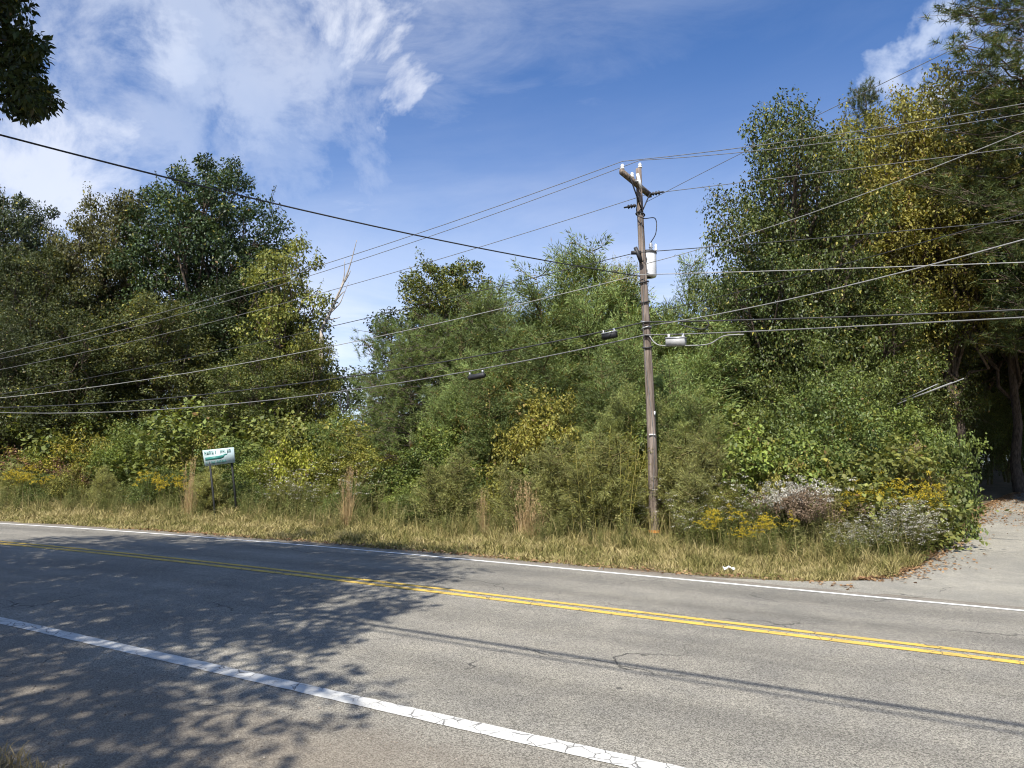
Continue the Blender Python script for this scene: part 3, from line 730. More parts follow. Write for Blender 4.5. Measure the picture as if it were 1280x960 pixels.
n3 = np.array([NN[0], NN[1], 0]); u3 = np.array([UN[0], UN[1], 0])
Mroad = np.stack([u3, n3, [0, 0, 1]], 1)
ac = on_pole(233) - np.array(pb)
part('crossarm', box(ac + n3 * -.18 + u3 * .0, (.085, 1.75, .105), Mroad), M['armwood'], pole, False)
part('brace', tube(np.stack([ac + n3 * -.7 - u3 * .055, ac + n3 * -.02 - u3 * .075 + [0, 0, -.62]]), .018, 6), M['dark'], pole)
part('brace', tube(np.stack([ac + n3 * .55 - u3 * .055, ac + n3 * .02 - u3 * .075 + [0, 0, -.55]]), .016, 6), M['dark'], pole)
PIN = [(.0, 0), (.055, 0), (.06, .03), (.035, .05), (.05, .075), (.055, .095), (.03, .115), (.035, .14), (.0, .15)]
ins = {}
for nm, off in (('near', ac + n3 * -.98 + [0, 0, .12]), ('top', axis_top + np.array([0, 0, .07])), ('arm', ac + n3 * -.42 + [0, 0, .12])):
    ins[nm] = off
    i_ = part('insulator', lathe([(r * .85, z * .8) for r, z in PIN], 12, None, off - [0, 0, .05]), M['porcelain'], pole)
    part('pin', tube(np.stack([off - [0, 0, .16], off + [0, 0, .02]]), .012, 6), M['metal'], i_)
Mx = np.array([[0, 0, 1], [0, 1, 0], [-1, 0, 0]], float)
for sgn, off in ((1, ac + n3 * .62 - u3 * .06), (-1, ac + n3 * .2 + [0, 0, -.36] + u3 * .16)):
    ax = -u3 * sgn
    Mi = np.stack([n3, np.cross(ax, n3), ax], 1)
    part('strain_insulator', lathe([(.0, 0), (.02, 0), (.05, .05), (.02, .07), (.055, .12), (.02, .14), (.055, .19), (.02, .21), (.02, .30), (0, .3)], 10, Mi, off), M['dark'], pole)
cut = part('cutout_fuse', tube(np.stack([ac + n3 * -.35 + [0, 0, .16] - u3 * .1, ac + n3 * -.30 + [0, 0, -.16] - u3 * .16]), .035, 8), M['porcelain'], pole)
part('fuse_bracket', box(ac + n3 * -.33 - u3 * .09, (.10, .05, .05), Mroad), M['metal'], cut, False)
# transformer tank behind the pole
tcx = on_pole(327) - np.array(pb) + n3 * .30 - u3 * .02
tank = part('transformer', lathe([(0, -.30), (.17, -.30), (.185, -.27), (.185, .25), (.185, .251)], 20, None, tcx), M['tank'], pole)
part('lid', lathe([(.198, .24), (.20, .27), (.15, .31), (.0, .33)], 20, None, tcx), M['dark'], tank)
part('bushing', lathe([(.03, .31), (.05, .33), (.03, .36), (.05, .39), (.03, .42), (.045, .45), (.02, .50), (0, .5)], 10, None, tcx - u3 * .07), M['metal'], tank)
part('bushing', lathe([(.03, .31), (.04, .34), (.02, .38), (.03, .44), (0, .48)], 10, None, tcx - u3 * .17 + n3 * .05), M['porcelain'], tank)
part('hanger_bracket', box(tcx - n3 * .18 + [0, 0, .1], (.1, .12, .06), Mroad), M['metal'], tank, False)
part('hanger_bracket', box(tcx - n3 * .18 + [0, 0, -.18], (.1, .12, .06), Mroad), M['metal'], tank, False)
def spline(pts, k=10):
    P = np.array(pts, float); P = np.concatenate([2 * P[:1] - P[1:2], P, 2 * P[-1:] - P[-2:-1]]); o = []
    for i in range(1, len(P) - 2):
        t = np.linspace(0, 1, k, endpoint=False)[:, None]
        o.append(.5 * (2 * P[i] + (P[i + 1] - P[i - 1]) * t + (2 * P[i - 1] - 5 * P[i] + 4 * P[i + 1] - P[i + 2]) * t ** 2 + (-P[i - 1] + 3 * P[i] - 3 * P[i + 1] + P[i + 2]) * t ** 3))
    return np.concatenate(o + [P[-2:-1]])
q0 = ac + n3 * -.3 - u3 * .16 + [0, 0, -.16]
jp = [q0, ac + [-.09, -.12, -.62], ac + [.05, -.16, -.8], tcx + [.16, -.1, 1.05], tcx - u3 * .2 + [0, 0, .72], tcx - u3 * .07 + [0, 0, .5]]
part('jumper_wire', tube(spline(jp), .011, 6), M['dark'], pole)
# wire wraps and ground lead
ph = np.linspace(0, 1, 60); gl = []
for t_ in ph:
    z = .9 + t_ * (axis_top[2] - 1.9); c = np.array([np.interp(z, PPT[:, 2], PPT[:, k]) for k in range(3)]); a = -1.9 + .5 * math.sin(t_ * 9); r = .135 - .05 * z / axis_top[2]
    gl.append(c + np.array([math.cos(a) * r, math.sin(a) * r, 0]))
part('ground_wire', tube(np.array(gl), .008, 5), M['grey_cable'], pole)
for row in (268, 353, 378, 402, 411, 420, 434):
    c = on_pole(row) - np.array(pb); a = np.linspace(0, 2 * np.pi, 17); r = .125 - .045 * c[2] / axis_top[2] + .012
    part('band', tube(np.stack([c[0] + r * np.cos(a), c[1] + r * np.sin(a), c[2] + .03 * np.sin(a + row)], 1), .016, 5, False), M['dark'] if row not in (411, 402) else M['metal'], pole)
c = on_pole(318) - np.array(pb)
br = part('bracket', box(c + [-.16, -.14, 0], (.22, .08, .07)), M['dark'], pole, False)
part('spool_insulator', tube(np.stack([c + [-.18, -.16, .12], c + [-.05, -.14, -.22]]), .045, 8), M['dark'], pole)
c = on_pole(543.5) - np.array(pb); part('tag', box(c + [-.01, -.115, 0], (.14, .012, .03)), M['porcelain'], pole, False)
c = on_pole(517) - np.array(pb); part('tag', box(c + [.07, -.085, 0], (.03, .02, .09)), M['porcelain'], pole, False)
c = on_pole(664) - np.array(pb); part('reflector_band', lathe([(.134, -.03), (.134, .03)], 14, None, c), M['orange'], pole)

# ------------------------------------------------------------------ overhead lines
def plane_points(pix, P0, d):
    """pixels cast onto the upright plane through P0 that runs along d; gives (t, z)"""
    d = np.array([d[0], d[1]]) / math.hypot(d[0], d[1]); nrm = np.array([-d[1], d[0]]); o = []
    for px, py in pix:
        r = ray(px, py); k = (nrm @ np.array(P0[:2])) / (nrm @ np.array([r.x, r.y]))
        o.append((np.array([r.x, r.y]) * k - np.array(P0[:2])) @ d); o.append(CAMH + r.z * k)
    return np.array(o).reshape(-1, 2)
def span(pix, P0, d, tend, start=None):
    q = plane_points(pix, P0, d)
    if start is not None: q = np.concatenate([[[0.0, start]], q])
    co = np.polyfit(q[:, 0], q[:, 1], 2 if len(q) > 2 else 1)
    t = np.linspace(0, tend, 40); d = np.array([d[0], d[1]]) / math.hypot(d[0], d[1])
    z = np.polyval(co, t)
    if start is not None: z = z + (start - z[0]) * np.exp(-t / 1.5)
    return np.stack([P0[0] + d[0] * t, P0[1] + d[1] * t, z], 1)
def cable(name, pts, rad, mat, label, group=None, n=6):
    o = np.array(pts[len(pts) // 2]); V, F = tube(np.array(pts) - o, rad, n)
    e = obj(name, mk(name, V, F, M[mat], True)); e.location = o
    return tag(e, label, 'overhead line', group)
UL, URt, DG = (UN * 39 - NN * 6.8) / math.hypot(39, 6.8), -UN, np.array([.60, -.80])
A = np.array(pb)
def through(name, P0, left, right, rad, mat, label, tl=55, tr=40):
    z0 = P0[2]
    a = span(left, P0, UL, tl, z0); b = span(right, P0, URt, tr, z0)
    return cable(name, np.concatenate([a[::-1], b[1:]]), rad, mat, label)
W1 = through('power_line', A + ins['near'] + [0, 0, .13], [(480, 306), (319, 357), (0, 442)], [(939, 184), (1110, 157), (1280, 130)], 0.0078, 'grey_cable', 'thin bare power line on the near end of the crossarm')
W2 = through('power_line', A + ins['top'] + [0, 0, .13], [(480, 316), (250, 385), (0, 449)], [(946, 190), (1110, 167), (1280, 143)], 0.0078, 'grey_cable', 'thin bare power line over the top of the utility pole')
W3 = through('power_line', A + ac + n3 * .62 + [0, 0, .02], [(480, 344), (260, 404), (0, 462)], [(946, 226), (1110, 205), (1280, 184)], 0.0078, 'grey_cable', 'thin bare power line at the far end of the crossarm')
p4 = on_pole(318) + np.array([-.15, -.15, 0])
through('power_line', p4, [(590, 361), (480, 394), (337, 428), (150, 464)], [(942, 304), (1050, 296), (1280, 275)], 0.0090, 'cable', 'dark low-voltage line fixed to the pole at transformer level')
p5 = on_pole(345) + np.array([-.10, -.12, 0])
through('power_line', p5, [(600, 390), (457, 424), (250, 465), (0, 497)], [(931, 340), (1100, 334), (1280, 328)], 0.0094, 'bright_cable', 'bright neutral wire fixed to the pole just below the transformer')
p6 = on_pole(404) + np.array([-.05, -.14, 0])
W6 = through('communication_cable', p6, [(640, 441), (480, 467), (322, 482), (0, 510)], [(930, 400), (1280, 387)], 0.0156, 'cable', 'thick black communication cable, upper of the two lowest lines')
p7 = on_pole(420) + np.array([-.05, -.14, 0])
W7 = through('communication_cable', p7, [(600, 463), (480, 483), (322, 500), (0, 516)], [(880, 424), (910, 418), (960, 411), (1100, 404), (1280, 398)], 0.0139, 'grey_cable', 'thick pale communication cable, lowest of all the lines')
p = on_pole(408) + np.array([.08, -.12, 0])
cable('service_cable', span([(874, 400), (1000, 370), (1107, 345), (1280, 300)], p, DG, 22, p[2]), 0.0107, 'bright_cable', 'pale service cable climbing from the lowest lines across the road')
p = on_pole(393) + np.array([.08, -.12, 0])
cable('service_cable', span([(880, 377), (1039, 334), (1179, 295), (1280, 268)], p, DG, 22, p[2]), 0.0074, 'cable', 'thin dark service cable leaving the pole below the transformer across the road')
p = on_pole(331) + np.array([.08, -.12, 0])
cable('service_cable', span([(949, 289), (1104, 233), (1219, 188), (1280, 165)], p, DG, 22, p[2]), 0.0074, 'bright_cable', 'thin pale service cable crossing the road beside the transformer')
p = np.array(A + ac + n3 * .2 + [.1, 0, -.3])
cable('power_line', span([(880, 212), (975, 169), (1039, 136), (1222, 47), (1280, 18)], p, DG, 22, p[2]), 0.0061, 'grey_cable', 'steep thin wire rising from the pole top across the road')
# heavy service drop coming in from the left
pe = on_pole(347) + np.array([-.1, -.12, 0]); qa = np.array(at(0, 168, 9.3)); dv = (qa - pe)[:2]
cable('service_cable', span([(690, 325), (480, 287), (180, 215), (0, 168)], pe, dv, 26, pe[2]), 0.0123, 'cable', 'heavy twisted black service drop sagging across the sky to the pole')
# lines overhead on the near side of the road: only their shadows fall into the view
for vv, hh, lab in ((.55, 7.0, 'thick black cable strung over the near shoulder, upper of two'), (.60, 6.72, 'thick black cable strung over the near shoulder, lower of two')):
    us = np.linspace(-60, 60, 60); pts = np.concatenate([us[:, None] * UN + vv * NN, (hh + .0006 * (us - 6) ** 2 + GR * us)[:, None]], 1)
    cable('communication_cable', pts, .028 if hh > 6.8 else .015, 'cable', lab)
# splice cases and the coiled slack
def along(pix, P0): t, z = plane_points([pix], P0, UL)[0]; return np.array([P0[0] + UL[0] * t, P0[1] + UL[1] * t, z])
def case(name, c, ln, h, mat, label, slope, clips=2, d=None, round_=False):
    d3 = unit(np.array([UN[0], UN[1], slope])); nn = n3; upv = np.cross(d3, nn); upv = upv if upv[2] > 0 else -upv
    Mm = np.stack([d3, nn, upv], 1); e = empty(name, c, label, 'splice case')
    if round_: part('body', lathe([(0, -ln / 2), (h * .3, -ln / 2), (h / 2, -ln * .4), (h / 2, ln * .4), (h * .3, ln / 2), (0, ln / 2)], 12, np.stack([nn, upv, d3], 1)), M[mat], e)
    else: 
        part('body', box((0, 0, 0), (ln, h * .8, h), Mm), M[mat], e, False)
        part('lid_seam', box(Mm @ np.array([0, 0, h * .5 - .02]), (ln + .02, h * .8 + .02, .025), Mm), M['metal'], e, False)
    for s in np.linspace(-.38, .38, clips):
        part('clip', box(Mm @ np.array([ln * s, -.0, h * .62]), (.03, h * .5, h * .5), Mm), M['porcelain' if not round_ else 'metal'], e, False)
    return e
case('splice_case', along((762, 419), p6), .34, .15, 'dark', 'black box-shaped splice case hung between the two lowest cables by the pole', -.12)
case('splice_case', along((596, 469), p7) + np.array([0, 0, -.03]), .48, .14, 'dark', 'long rounded dark splice case hung under the lowest cable', -.10, round_=True)
d_ = -np.array([UN[0], UN[1]]); t, z = plane_points([(845, 427)], p7, URt)[0]
case('splice_case', np.array([p7[0] + d_[0] * t, p7[1] + d_[1] * t, z]), .42, .19, 'greybox', 'grey terminal box hung on the cables just past the pole', .04)
c = along((430, 501), p7); a = np.linspace(0, 2 * np.pi, 40)
lp = np.concatenate([c + .12 * np.cos(a)[:, None] * u3 + np.stack([0 * a, 0 * a, .30 * np.sin(a)], 1), c + .16 * np.cos(a)[:, None] * u3 + np.stack([0 * a, .05 + 0 * a, .27 * np.sin(a)], 1)])
e = cable('cable_loop', lp, .014, 'cable', 'coiled loop of slack cable hanging under the lowest line'); e['category'] = 'cable loop'
pl = [np.array([p7[0] + d_[0] * t_, p7[1] + d_[1] * t_, CAMH + z_]) for t_, z_ in ((.1, 0), )]
def rt(pix, P0): t, z = plane_points([pix], P0, URt)[0]; return np.array([P0[0] + d_[0] * t, P0[1] + d_[1] * t, z])
e = cable('drip_loop', spline([rt(q, p7) for q in ((812, 420), (818, 428), (828, 432), (860, 432), (886, 430), (905, 420), (930, 418))]), .014, 'bright_cable', 'pale cable looping through the grey terminal box'); e['category'] = 'cable loop'
e = cable('drip_loop', spline([rt(q, p6) for q in ((850, 405), (866, 410), (880, 411), (886, 404), (876, 398))]), .013, 'cable', 'small black slack loop under the upper cable past the pole'); e['category'] = 'cable loop'
# pale guy wires in the brush near the driveway
for k, (a_, b_) in enumerate((((1122, 505), (1205, 473)), ((1128, 500), (1172, 480)), ((1126, 503), (1190, 478)))):
    cable('guy_wire', np.array([at(*a_, 18.6), at((a_[0] + b_[0]) / 2, (a_[1] + b_[1]) / 2, 18.2), at(*b_, 17.9)]), .012, 'bright_cable', 'straight pale wire poking out of the thicket beside the driveway', 'wires in the brush beside the driveway')

# ------------------------------------------------------------------ roadside sign
s0, s1 = hit(270, 649), hit(297, 646); SY = (s0.y + s1.y) / 2
sign = empty('roadside_sign', (s0 + s1) / 2, 'small leaning white and teal sign on two dark posts', 'sign')
so = np.array((s0 + s1) / 2)
TL, TR, BR_, BL = [np.array(at(*q, SY)) - so for q in ((253, 563), (292, 559), (293.5, 578), (256, 583))]
nb_ = unit(np.cross(TR - TL, BL - TL)); nb_ = nb_ if nb_[1] < 0 else -nb_
def slab(c4, th, off): 
    c4 = np.array(c4); V = np.concatenate([c4 + nb_ * off, c4 + nb_ * (off - th)])
    F = np.array([[0, 1, 2], [0, 2, 3], [4, 6, 5], [4, 7, 6], [0, 4, 5], [0, 5, 1], [1, 5, 6], [1, 6, 2], [2, 6, 7], [2, 7, 3], [3, 7, 4], [3, 4, 0]])
    return V, F
def sp(a, b): return (TL * (1 - a) + TR * a) * (1 - b) + (BL * (1 - a) + BR_ * a) * b
board = part('board', slab([TL, TR, BR_, BL], .03, 0), M['sign'], sign, False)
def quad(a, b, w_, h_, mat, sk=0.0, par=None): return slab([sp(a + sk, b), sp(a + w_ + sk, b), sp(a + w_, b + h_), sp(a, b + h_)], .002, .004)
rr = np.random.default_rng(5); lets = []
def strokes(x0, x1, y0, h, n):
    dx = (x1 - x0) / n
    for i in range(n):
        x = x0 + i * dx; w_ = dx * .26; t = rr.integers(0, 4)
        lets.append(quad(x, y0, w_, h, None)); 
        if t != 1: lets.append(quad(x + dx * .50, y0, w_, h, None, 0 if t else -.012))
        if t in (0, 2): lets.append(quad(x + w_, y0 + h * (.42 if t else .0), dx * .32, h * .2, None))
        if t == 3: lets.append(quad(x + w_ * .6, y0 + h * .1, w_, h * .8, None, -.01))
strokes(.05, .36, .09, .24, 4); strokes(.40, .48, .09, .24, 1); strokes(.56, .92, .08, .24, 5)
strokes(.07, .75, .74, .17, 8)
part('lettering', join(lets), M['signletters'], board, False)['kind'] = 'stuff'
arrow = [slab([sp(.05, .47), sp(.56, .44), sp(.56, .65), sp(.05, .66)], .002, .004), slab([sp(.56, .44), sp(.72, .36), sp(.66, .58), sp(.56, .65)], .002, .004), slab([sp(.72, .36), sp(.80, .36), sp(.76, .44), sp(.70, .46)], .002, .004)]
part('arrow', join(arrow), M['signgreen'], board, False)
for (t0, b0) in (((260.5, 570), s0), ((287.5, 566), s1)):
    tp = np.array(at(*t0, SY)) - so - nb_ * .05; bp = np.array(b0) - so + np.array([0, 0.05, -.3])
    part('post', tube(np.stack([bp, (bp + tp) / 2 + [.01, 0, 0], tp]), .030, 6), M['post'], sign)
# marker stake and litter
ms = hit(778, 676); e = empty('marker_stake', ms, 'short yellow marker stake in the weeds beside the utility pole', 'stake')
part('stake', tube(np.array([[0, 0, -.1], [0.005, 0, .35], [.0, 0, .68]]), [.026, .026, .022], 8), M['yellowpost'], e); part('cap', lathe([(.03, .66), (.03, .70), (0, .71)], 8), M['yellowpost'], e)
lp_ = hit(911, 715); r_ = np.random.default_rng(3); n_ = 6
gx, gy = np.meshgrid(np.linspace(-.09, .09, n_), np.linspace(-.06, .06, n_)); Vp = np.stack([gx, gy, r_.uniform(.0, .07, gx.shape) + .03], -1).reshape(-1, 3)
i = np.arange(n_ - 1)[:, None] * n_ + np.arange(n_ - 1)[None]; Fp = np.stack([i, i + 1, i + n_ + 1, i + n_], -1).reshape(-1, 4)
e = obj('crumpled_paper', mk('crumpled_paper', Vp, Fp, M['litterwhite'])); e.location = lp_; tag(e, 'crumpled scrap of white litter on the verge edge by the road', 'litter')

# ------------------------------------------------------------------ trees
def tree(kind, name, px, top, Y, H0, col, label, rot=0, group=None, wide=1.0, cat='tree', dz=0, prow=400):
    """a tree seen at image column px with its top at row top, standing Y metres away; H0 is the height of its kind"""
    b = at(px, prow, Y); z = float(gz(b.x, Y)); h = at(px, top, Y).z - z
    s = h / H0
    return plant(K[kind], name, (b.x, Y, z + dz), (s * wide, s * wide, s), rot, col, label, cat, group)
G_OAK, G_OL, G_YE, G_VI, G_FE = (.034, .058, .023), (.075, .085, .022), (.12, .125, .028), (.054, .074, .021), (.118, .165, .062)
tree('oak', 'oak_tree', 252, 186, 36, 16.2, (*G_OAK, .02), 'tallest dense dark green oak behind the sign', .4, wide=.90)
tree('olive', 'broadleaf_tree', 128, 204, 35, 15.3, (.066, .072, .032, .07), 'tall olive-brown tree beside the dark oak', 1.1, wide=.74)
tree('oak', 'broadleaf_tree', 8, 224, 37, 16.2, (.032, .048, .020, .03), 'dark tree rising at the far end of the woods by the road bend', 2.3, wide=.72)
tree('olive', 'broadleaf_tree', 55, 274, 33, 15.3, (.046, .060, .025, .03), 'lower olive green tree between the dark end tree and the olive-brown tree', 2.9, wide=.8)
tree('slim', 'broadleaf_tree', 356, 282, 32, 11.3, (.135, .16, .045, .10), 'slim yellow-green tree beside the bare snag', .3, wide=1.0)
tree('olive', 'broadleaf_tree', 200, 345, 30, 15.3, (.078, .094, .036, .06), 'half-height yellowish tree in front of the dark oak', 4.0, wide=1.15)
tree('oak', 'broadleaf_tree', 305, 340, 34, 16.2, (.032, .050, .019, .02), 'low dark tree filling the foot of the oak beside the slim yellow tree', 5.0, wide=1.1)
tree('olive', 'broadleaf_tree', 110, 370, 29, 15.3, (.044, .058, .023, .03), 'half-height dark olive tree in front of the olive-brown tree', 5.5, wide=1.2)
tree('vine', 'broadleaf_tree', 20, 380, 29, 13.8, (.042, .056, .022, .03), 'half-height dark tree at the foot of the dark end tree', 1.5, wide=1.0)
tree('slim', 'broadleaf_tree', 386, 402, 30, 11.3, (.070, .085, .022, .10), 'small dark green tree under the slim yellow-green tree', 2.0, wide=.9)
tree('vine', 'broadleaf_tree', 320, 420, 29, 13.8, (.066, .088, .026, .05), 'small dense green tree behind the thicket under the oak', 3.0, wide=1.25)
tree('olive', 'broadleaf_tree', -90, 240, 36, 15.3, (.055, .070, .020, .10), 'olive tree past the dark end tree, nearest the road bend', 3.3)
tree('round', 'broadleaf_tree', 563, 314, 38, 12.3, (.070, .090, .028, .07), 'round-headed tree standing clear above the pines', .8, wide=.98)
tree('youngpine', 'pine_tree', 492, 398, 27, 6.3, (0.087, 0.128, 0.045, .02), 'young pine at the open edge of the grove near the snag', .2, wide=.95)
tree('youngpine', 'pine_tree', 545, 396, 25, 6.3, (0.099, 0.143, 0.051, .02), 'fluffy young pine below the round-headed tree', 1.4, wide=1.0)
tree('youngpine', 'pine_tree', 515, 425, 23.5, 6.3, (0.105, 0.147, 0.051, .02), 'shorter young pine in front of the grove edge', 2.4, wide=1.2)
tree('youngpine', 'pine_tree', 600, 372, 25.5, 6.3, (0.093, 0.132, 0.051, .02), 'taller young pine beside the feathery trees', 3.0, wide=.85)
for q in ((622, 345, 26, 'feather', .95), (648, 330, 27, 'feather', .9), (668, 318, 26, 'feather2', 1.0), (738, 282, 27, 'feather', .8), (780, 284, 26.5, 'feather2', .95), (708, 318, 24.5, 'feather2', 1.0), (755, 330, 23.5, 'feather', .8), (590, 385, 24, 'feather2', .9),
          (650, 380, 23, 'feather', .9), (815, 318, 25, 'feather2', 1.0), (838, 304, 27, 'feather2', .7), (876, 336, 25.5, 'feather', .75), (866, 380, 22, 'feather2', 1.1), (700, 405, 21.3, 'feather2', 1.1),
          (800, 385, 21.5, 'feather', .85), (908, 352, 26.5, 'feather2', .9), (572, 425, 22, 'feather', .8), (760, 425, 20, 'feather2', 1.0), (850, 440, 19.5, 'feather2', 1.0), (620, 450, 20.5, 'feather2', 1.1)):
    tree(q[3], 'feathery_tree', q[0], q[1], q[2], 7.6 if q[3] == 'feather' else 7.1, (*[c * random.Random(q[0]).uniform(.72, 1.35) for c in G_FE], .03), 'tall feathery tree on the skyline of the grove behind the utility pole' if q[1] < 350 else 'lower feathery green tree in front of the taller grove behind the pole', q[0] * .7, 'tall feathery trees of the grove' if q[1] < 350 else 'lower feathery trees of the grove', wide=q[4])
tree('gold', 'broadleaf_tree', 772, 300, 29, 16, (.20, .20, .06, .2), 'yellowing treetop showing above the feathery grove', 1.0, wide=.55)
tree('vine', 'vine_clad_tree', 1005, 98, 24, 14, (*G_VI, .05), 'tall dark tree wrapped in vines between pole and driveway', .9, wide=.80)
tree('vine', 'vine_clad_tree', 962, 250, 23.2, 14, (.050, .074, .022, .05), 'lower vine-draped tree leaning on the tall dark tree', 3.9, wide=.82)
tree('gold', 'broadleaf_tree', 1105, 96, 26.5, 16, (.155, .16, .045, .16), 'yellow-green tree beside the tall vine-wrapped tree', .2, wide=.95)
tree('gold', 'broadleaf_tree', 1190, 45, 26, 16, (.17, .165, .045, .24), 'tallest golden autumn tree beside the driveway', 2.2, wide=.85)
tree('pine', 'pine_tree', 1098, 92, 33, 20.3, (.05, .070, .028, .02), 'pine top showing behind the yellow-green tree', 1.0, wide=.6)
tree('pine', 'pine_tree', 1322, -110, 22.5, 20.3, (.060, .085, .030, .05), 'tall pine leaning over the driveway', 2.6, wide=1.25)
tree('vine', 'vine_clad_tree', 1138, 290, 27, 14, (.046, .066, .018, .08), 'dark vine-covered tree at the driveway entrance', 2.0, wide=.85)
tree('gold', 'broadleaf_tree', 1262, 105, 29, 16, (.085, .092, .026, .16), 'olive tree arching behind the leaning pine', 3.6, wide=1.0)
tree('vine', 'vine_clad_tree', 1080, 300, 24, 14, (.055, .078, .020, .08), 'vine-covered tree below the yellow-green tree', 5.2, wide=1.0)
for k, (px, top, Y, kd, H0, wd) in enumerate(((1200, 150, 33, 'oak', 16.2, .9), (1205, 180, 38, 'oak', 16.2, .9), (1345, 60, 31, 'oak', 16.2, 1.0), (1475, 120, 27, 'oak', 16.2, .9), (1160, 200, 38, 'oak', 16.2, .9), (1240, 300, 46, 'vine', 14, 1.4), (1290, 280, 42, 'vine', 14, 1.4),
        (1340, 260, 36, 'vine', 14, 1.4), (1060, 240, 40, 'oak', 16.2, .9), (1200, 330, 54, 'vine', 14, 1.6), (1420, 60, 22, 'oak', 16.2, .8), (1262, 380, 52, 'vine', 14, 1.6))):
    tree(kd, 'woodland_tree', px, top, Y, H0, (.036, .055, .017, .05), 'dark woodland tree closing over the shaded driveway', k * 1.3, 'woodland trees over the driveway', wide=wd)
# dead snag
sb = at(398, 470, 31.5); sb.z = float(gz(sb.x, 31.5)); e = empty('dead_snag', sb, 'bare pale dead snag with forked broken branches', 'dead tree')
o_ = np.array(sb); r_ = np.random.default_rng(9)
def sg(pix, r0, r1): return tube(spline([np.array(at(x, y, 31.5)) - o_ for x, y in pix], 5), np.linspace(r0, r1, (len(pix) - 1) * 5 + 1), 6)
part('trunk', join([tube(np.array([[0, 0, -.3], [.05, .1, 2], np.array(at(402, 410, 31.5)) - o_]), [.17, .11, .075], 8), sg([(402, 411), (412, 392), (421, 372), (431, 350), (438, 330), (446, 300)], .075, .012)]), M['palebark'], e)
for pix in ([(425, 364), (430, 345), (431, 324)], [(431, 352), (437, 341), (438, 338)], [(414, 390), (424, 380), (428, 372), (436, 352)], [(408, 400), (420, 398), (426, 396)], [(421, 374), (428, 366), (432, 364)]):
    part('branch', sg(pix, .035, .008), M['palebark'], e)

# the tree behind the viewer's left whose crown hangs into the corner and shades the road
NX, NY = -8.1, 2.1
def infr(C):
    W = C + np.array([NX, NY, .0]); d = np.maximum(W[:, 1] * math.cos(PITCH) + (W[:, 2] - CAMH) * math.sin(PITCH), .01)
    x = 640 + FPX * W[:, 0] / d; y = 480 - FPX * ((W[:, 2] - CAMH) * math.cos(PITCH) - W[:, 1] * math.sin(PITCH)) / d
    vis = (W[:, 1] > .3) & (x > -130) & (y > -150) & (y < 1100)
    return ~vis
lobs = [(1.0, 2.4, 8.6, 3.0, 3.2, 2.6), (.2, -1.2, 9.2, 3.2, 3.0, 2.8), (1.9, 4.8, 8.2, 2.2, 2.6, 1.8), (3.3, 6.6, 6.9, 1.3, 1.8, 1.6), (2.2, 7.0, 7.0, 1.8, 2.0, 1.7), (-2.5, 1.5, 9.6, 3, 3, 3), (.5, 1, 12, 3, 3, 2.5), (.9, 7.2, 8.4, 2.4, 2.2, 2.2), (-1.6, 5.0, 8.4, 2.8, 2.8, 2.4), (2.6, 3.4, 10.4, 1.8, 2.2, 1.8), (-2, -3, 8, 3, 3, 2.5), (3.0, .5, 8.0, 2.0, 2.0, 1.7), (1.5, -4.2, 8, 2.2, 2.4, 2), (3.1, -2.2, 8, 1.7, 2, 1.6), (-.5, -6, 8, 2.5, 2.4, 2), (3.6, 2.2, 9.2, 1.2, 1.6, 1.3)]
nw, nl = broad(17, 13, .26, lobs, 680, .62, 120, .16, .085, keep=infr, trunk_to=.75, droop=.5, stray=60)
r_ = np.random.default_rng(77); cs = []                # the low bough that shows against the sky
while len(cs) < 190:
    qx, qy = r_.uniform(-160, 66), r_.uniform(-150, 138)
    if qx < 23 + .34 * max(qy, 0) + 5 * math.sin(qy * .12) and qx < 150 - .75 * max(qy, 60) + 60: cs.append(np.array(at(qx, qy, r_.uniform(7.2, 9.0))) - [NX, NY, 0])
cs = np.array(cs); hub = np.array(at(-120, -60, 8.2)) - [NX, NY, 0]
nl = join([nl, clump_leaves(r_, cs, np.full(len(cs), .19), 120, .085, .040, flat=.8, droop=.5)])
nw = join([nw, limb((0, 0, 5.0), hub, .10, .05, r_)] + [limb(hub, c, .022, .006, r_, k=4, n=4) for c in cs[::3]])
K['near'] = wood_leaf('near', (nw, nl), 'bark', 'gloss_leaf')
nx, ny = NX, NY
plant(K['near'], 'broadleaf_tree', (nx, ny, float(gz(nx, ny)) * 0), 1, 0, (.028, .045, .016, .02), 'dark-leaved tree overhanging the near shoulder', 'tree')

# ------------------------------------------------------------------ thicket
rs = random.Random(11); BRI = 1.35
def zone(u):
    return (('past the sign', 0), ('just behind the sign', 0), ('between sign and utility pole', 0), ('behind the utility pole', 0), ('between utility pole and driveway', 0))[0 if u > 21 else 1 if u > 16 else 2 if u > 8.5 else 3 if u > 4.8 else 4]
SHR = {  # kind: (height of the mesh, colours, words)
    'shrubA': (3.0, [(.098, .118, .028, .04), (.085, .115, .030, .02), (.115, .125, .030, .12)], 'leafy mid-green shrub'),
    'shrubB': (3.0, [(.062, .090, .026, .02), (.070, .092, .024, .05), (.055, .078, .022, .0)], 'dark glossy small-leaved shrub'),
    'shrubC': (2.4, [(.080, .102, .030, .03), (.092, .108, .034, .05)], 'mound of broad-leaved vines'),
    'shrubD': (3.0, [(.17, .185, .070, .0), (.185, .19, .08, .0)], 'wispy plume-like shrub'),
    'tallA': (5.6, [(.098, .12, .030, .05), (.085, .11, .028, .03)], 'leafy green overgrown bush'),
    'tallB': (5.6, [(.062, .085, .024, .02), (.070, .092, .026, .04)], 'dark small-leaved overgrown bush'),
    'shrubE': (2.6, [(.12, .128, .034, .22), (.105, .115, .032, .10)], 'loose yellowing sapling clump')}
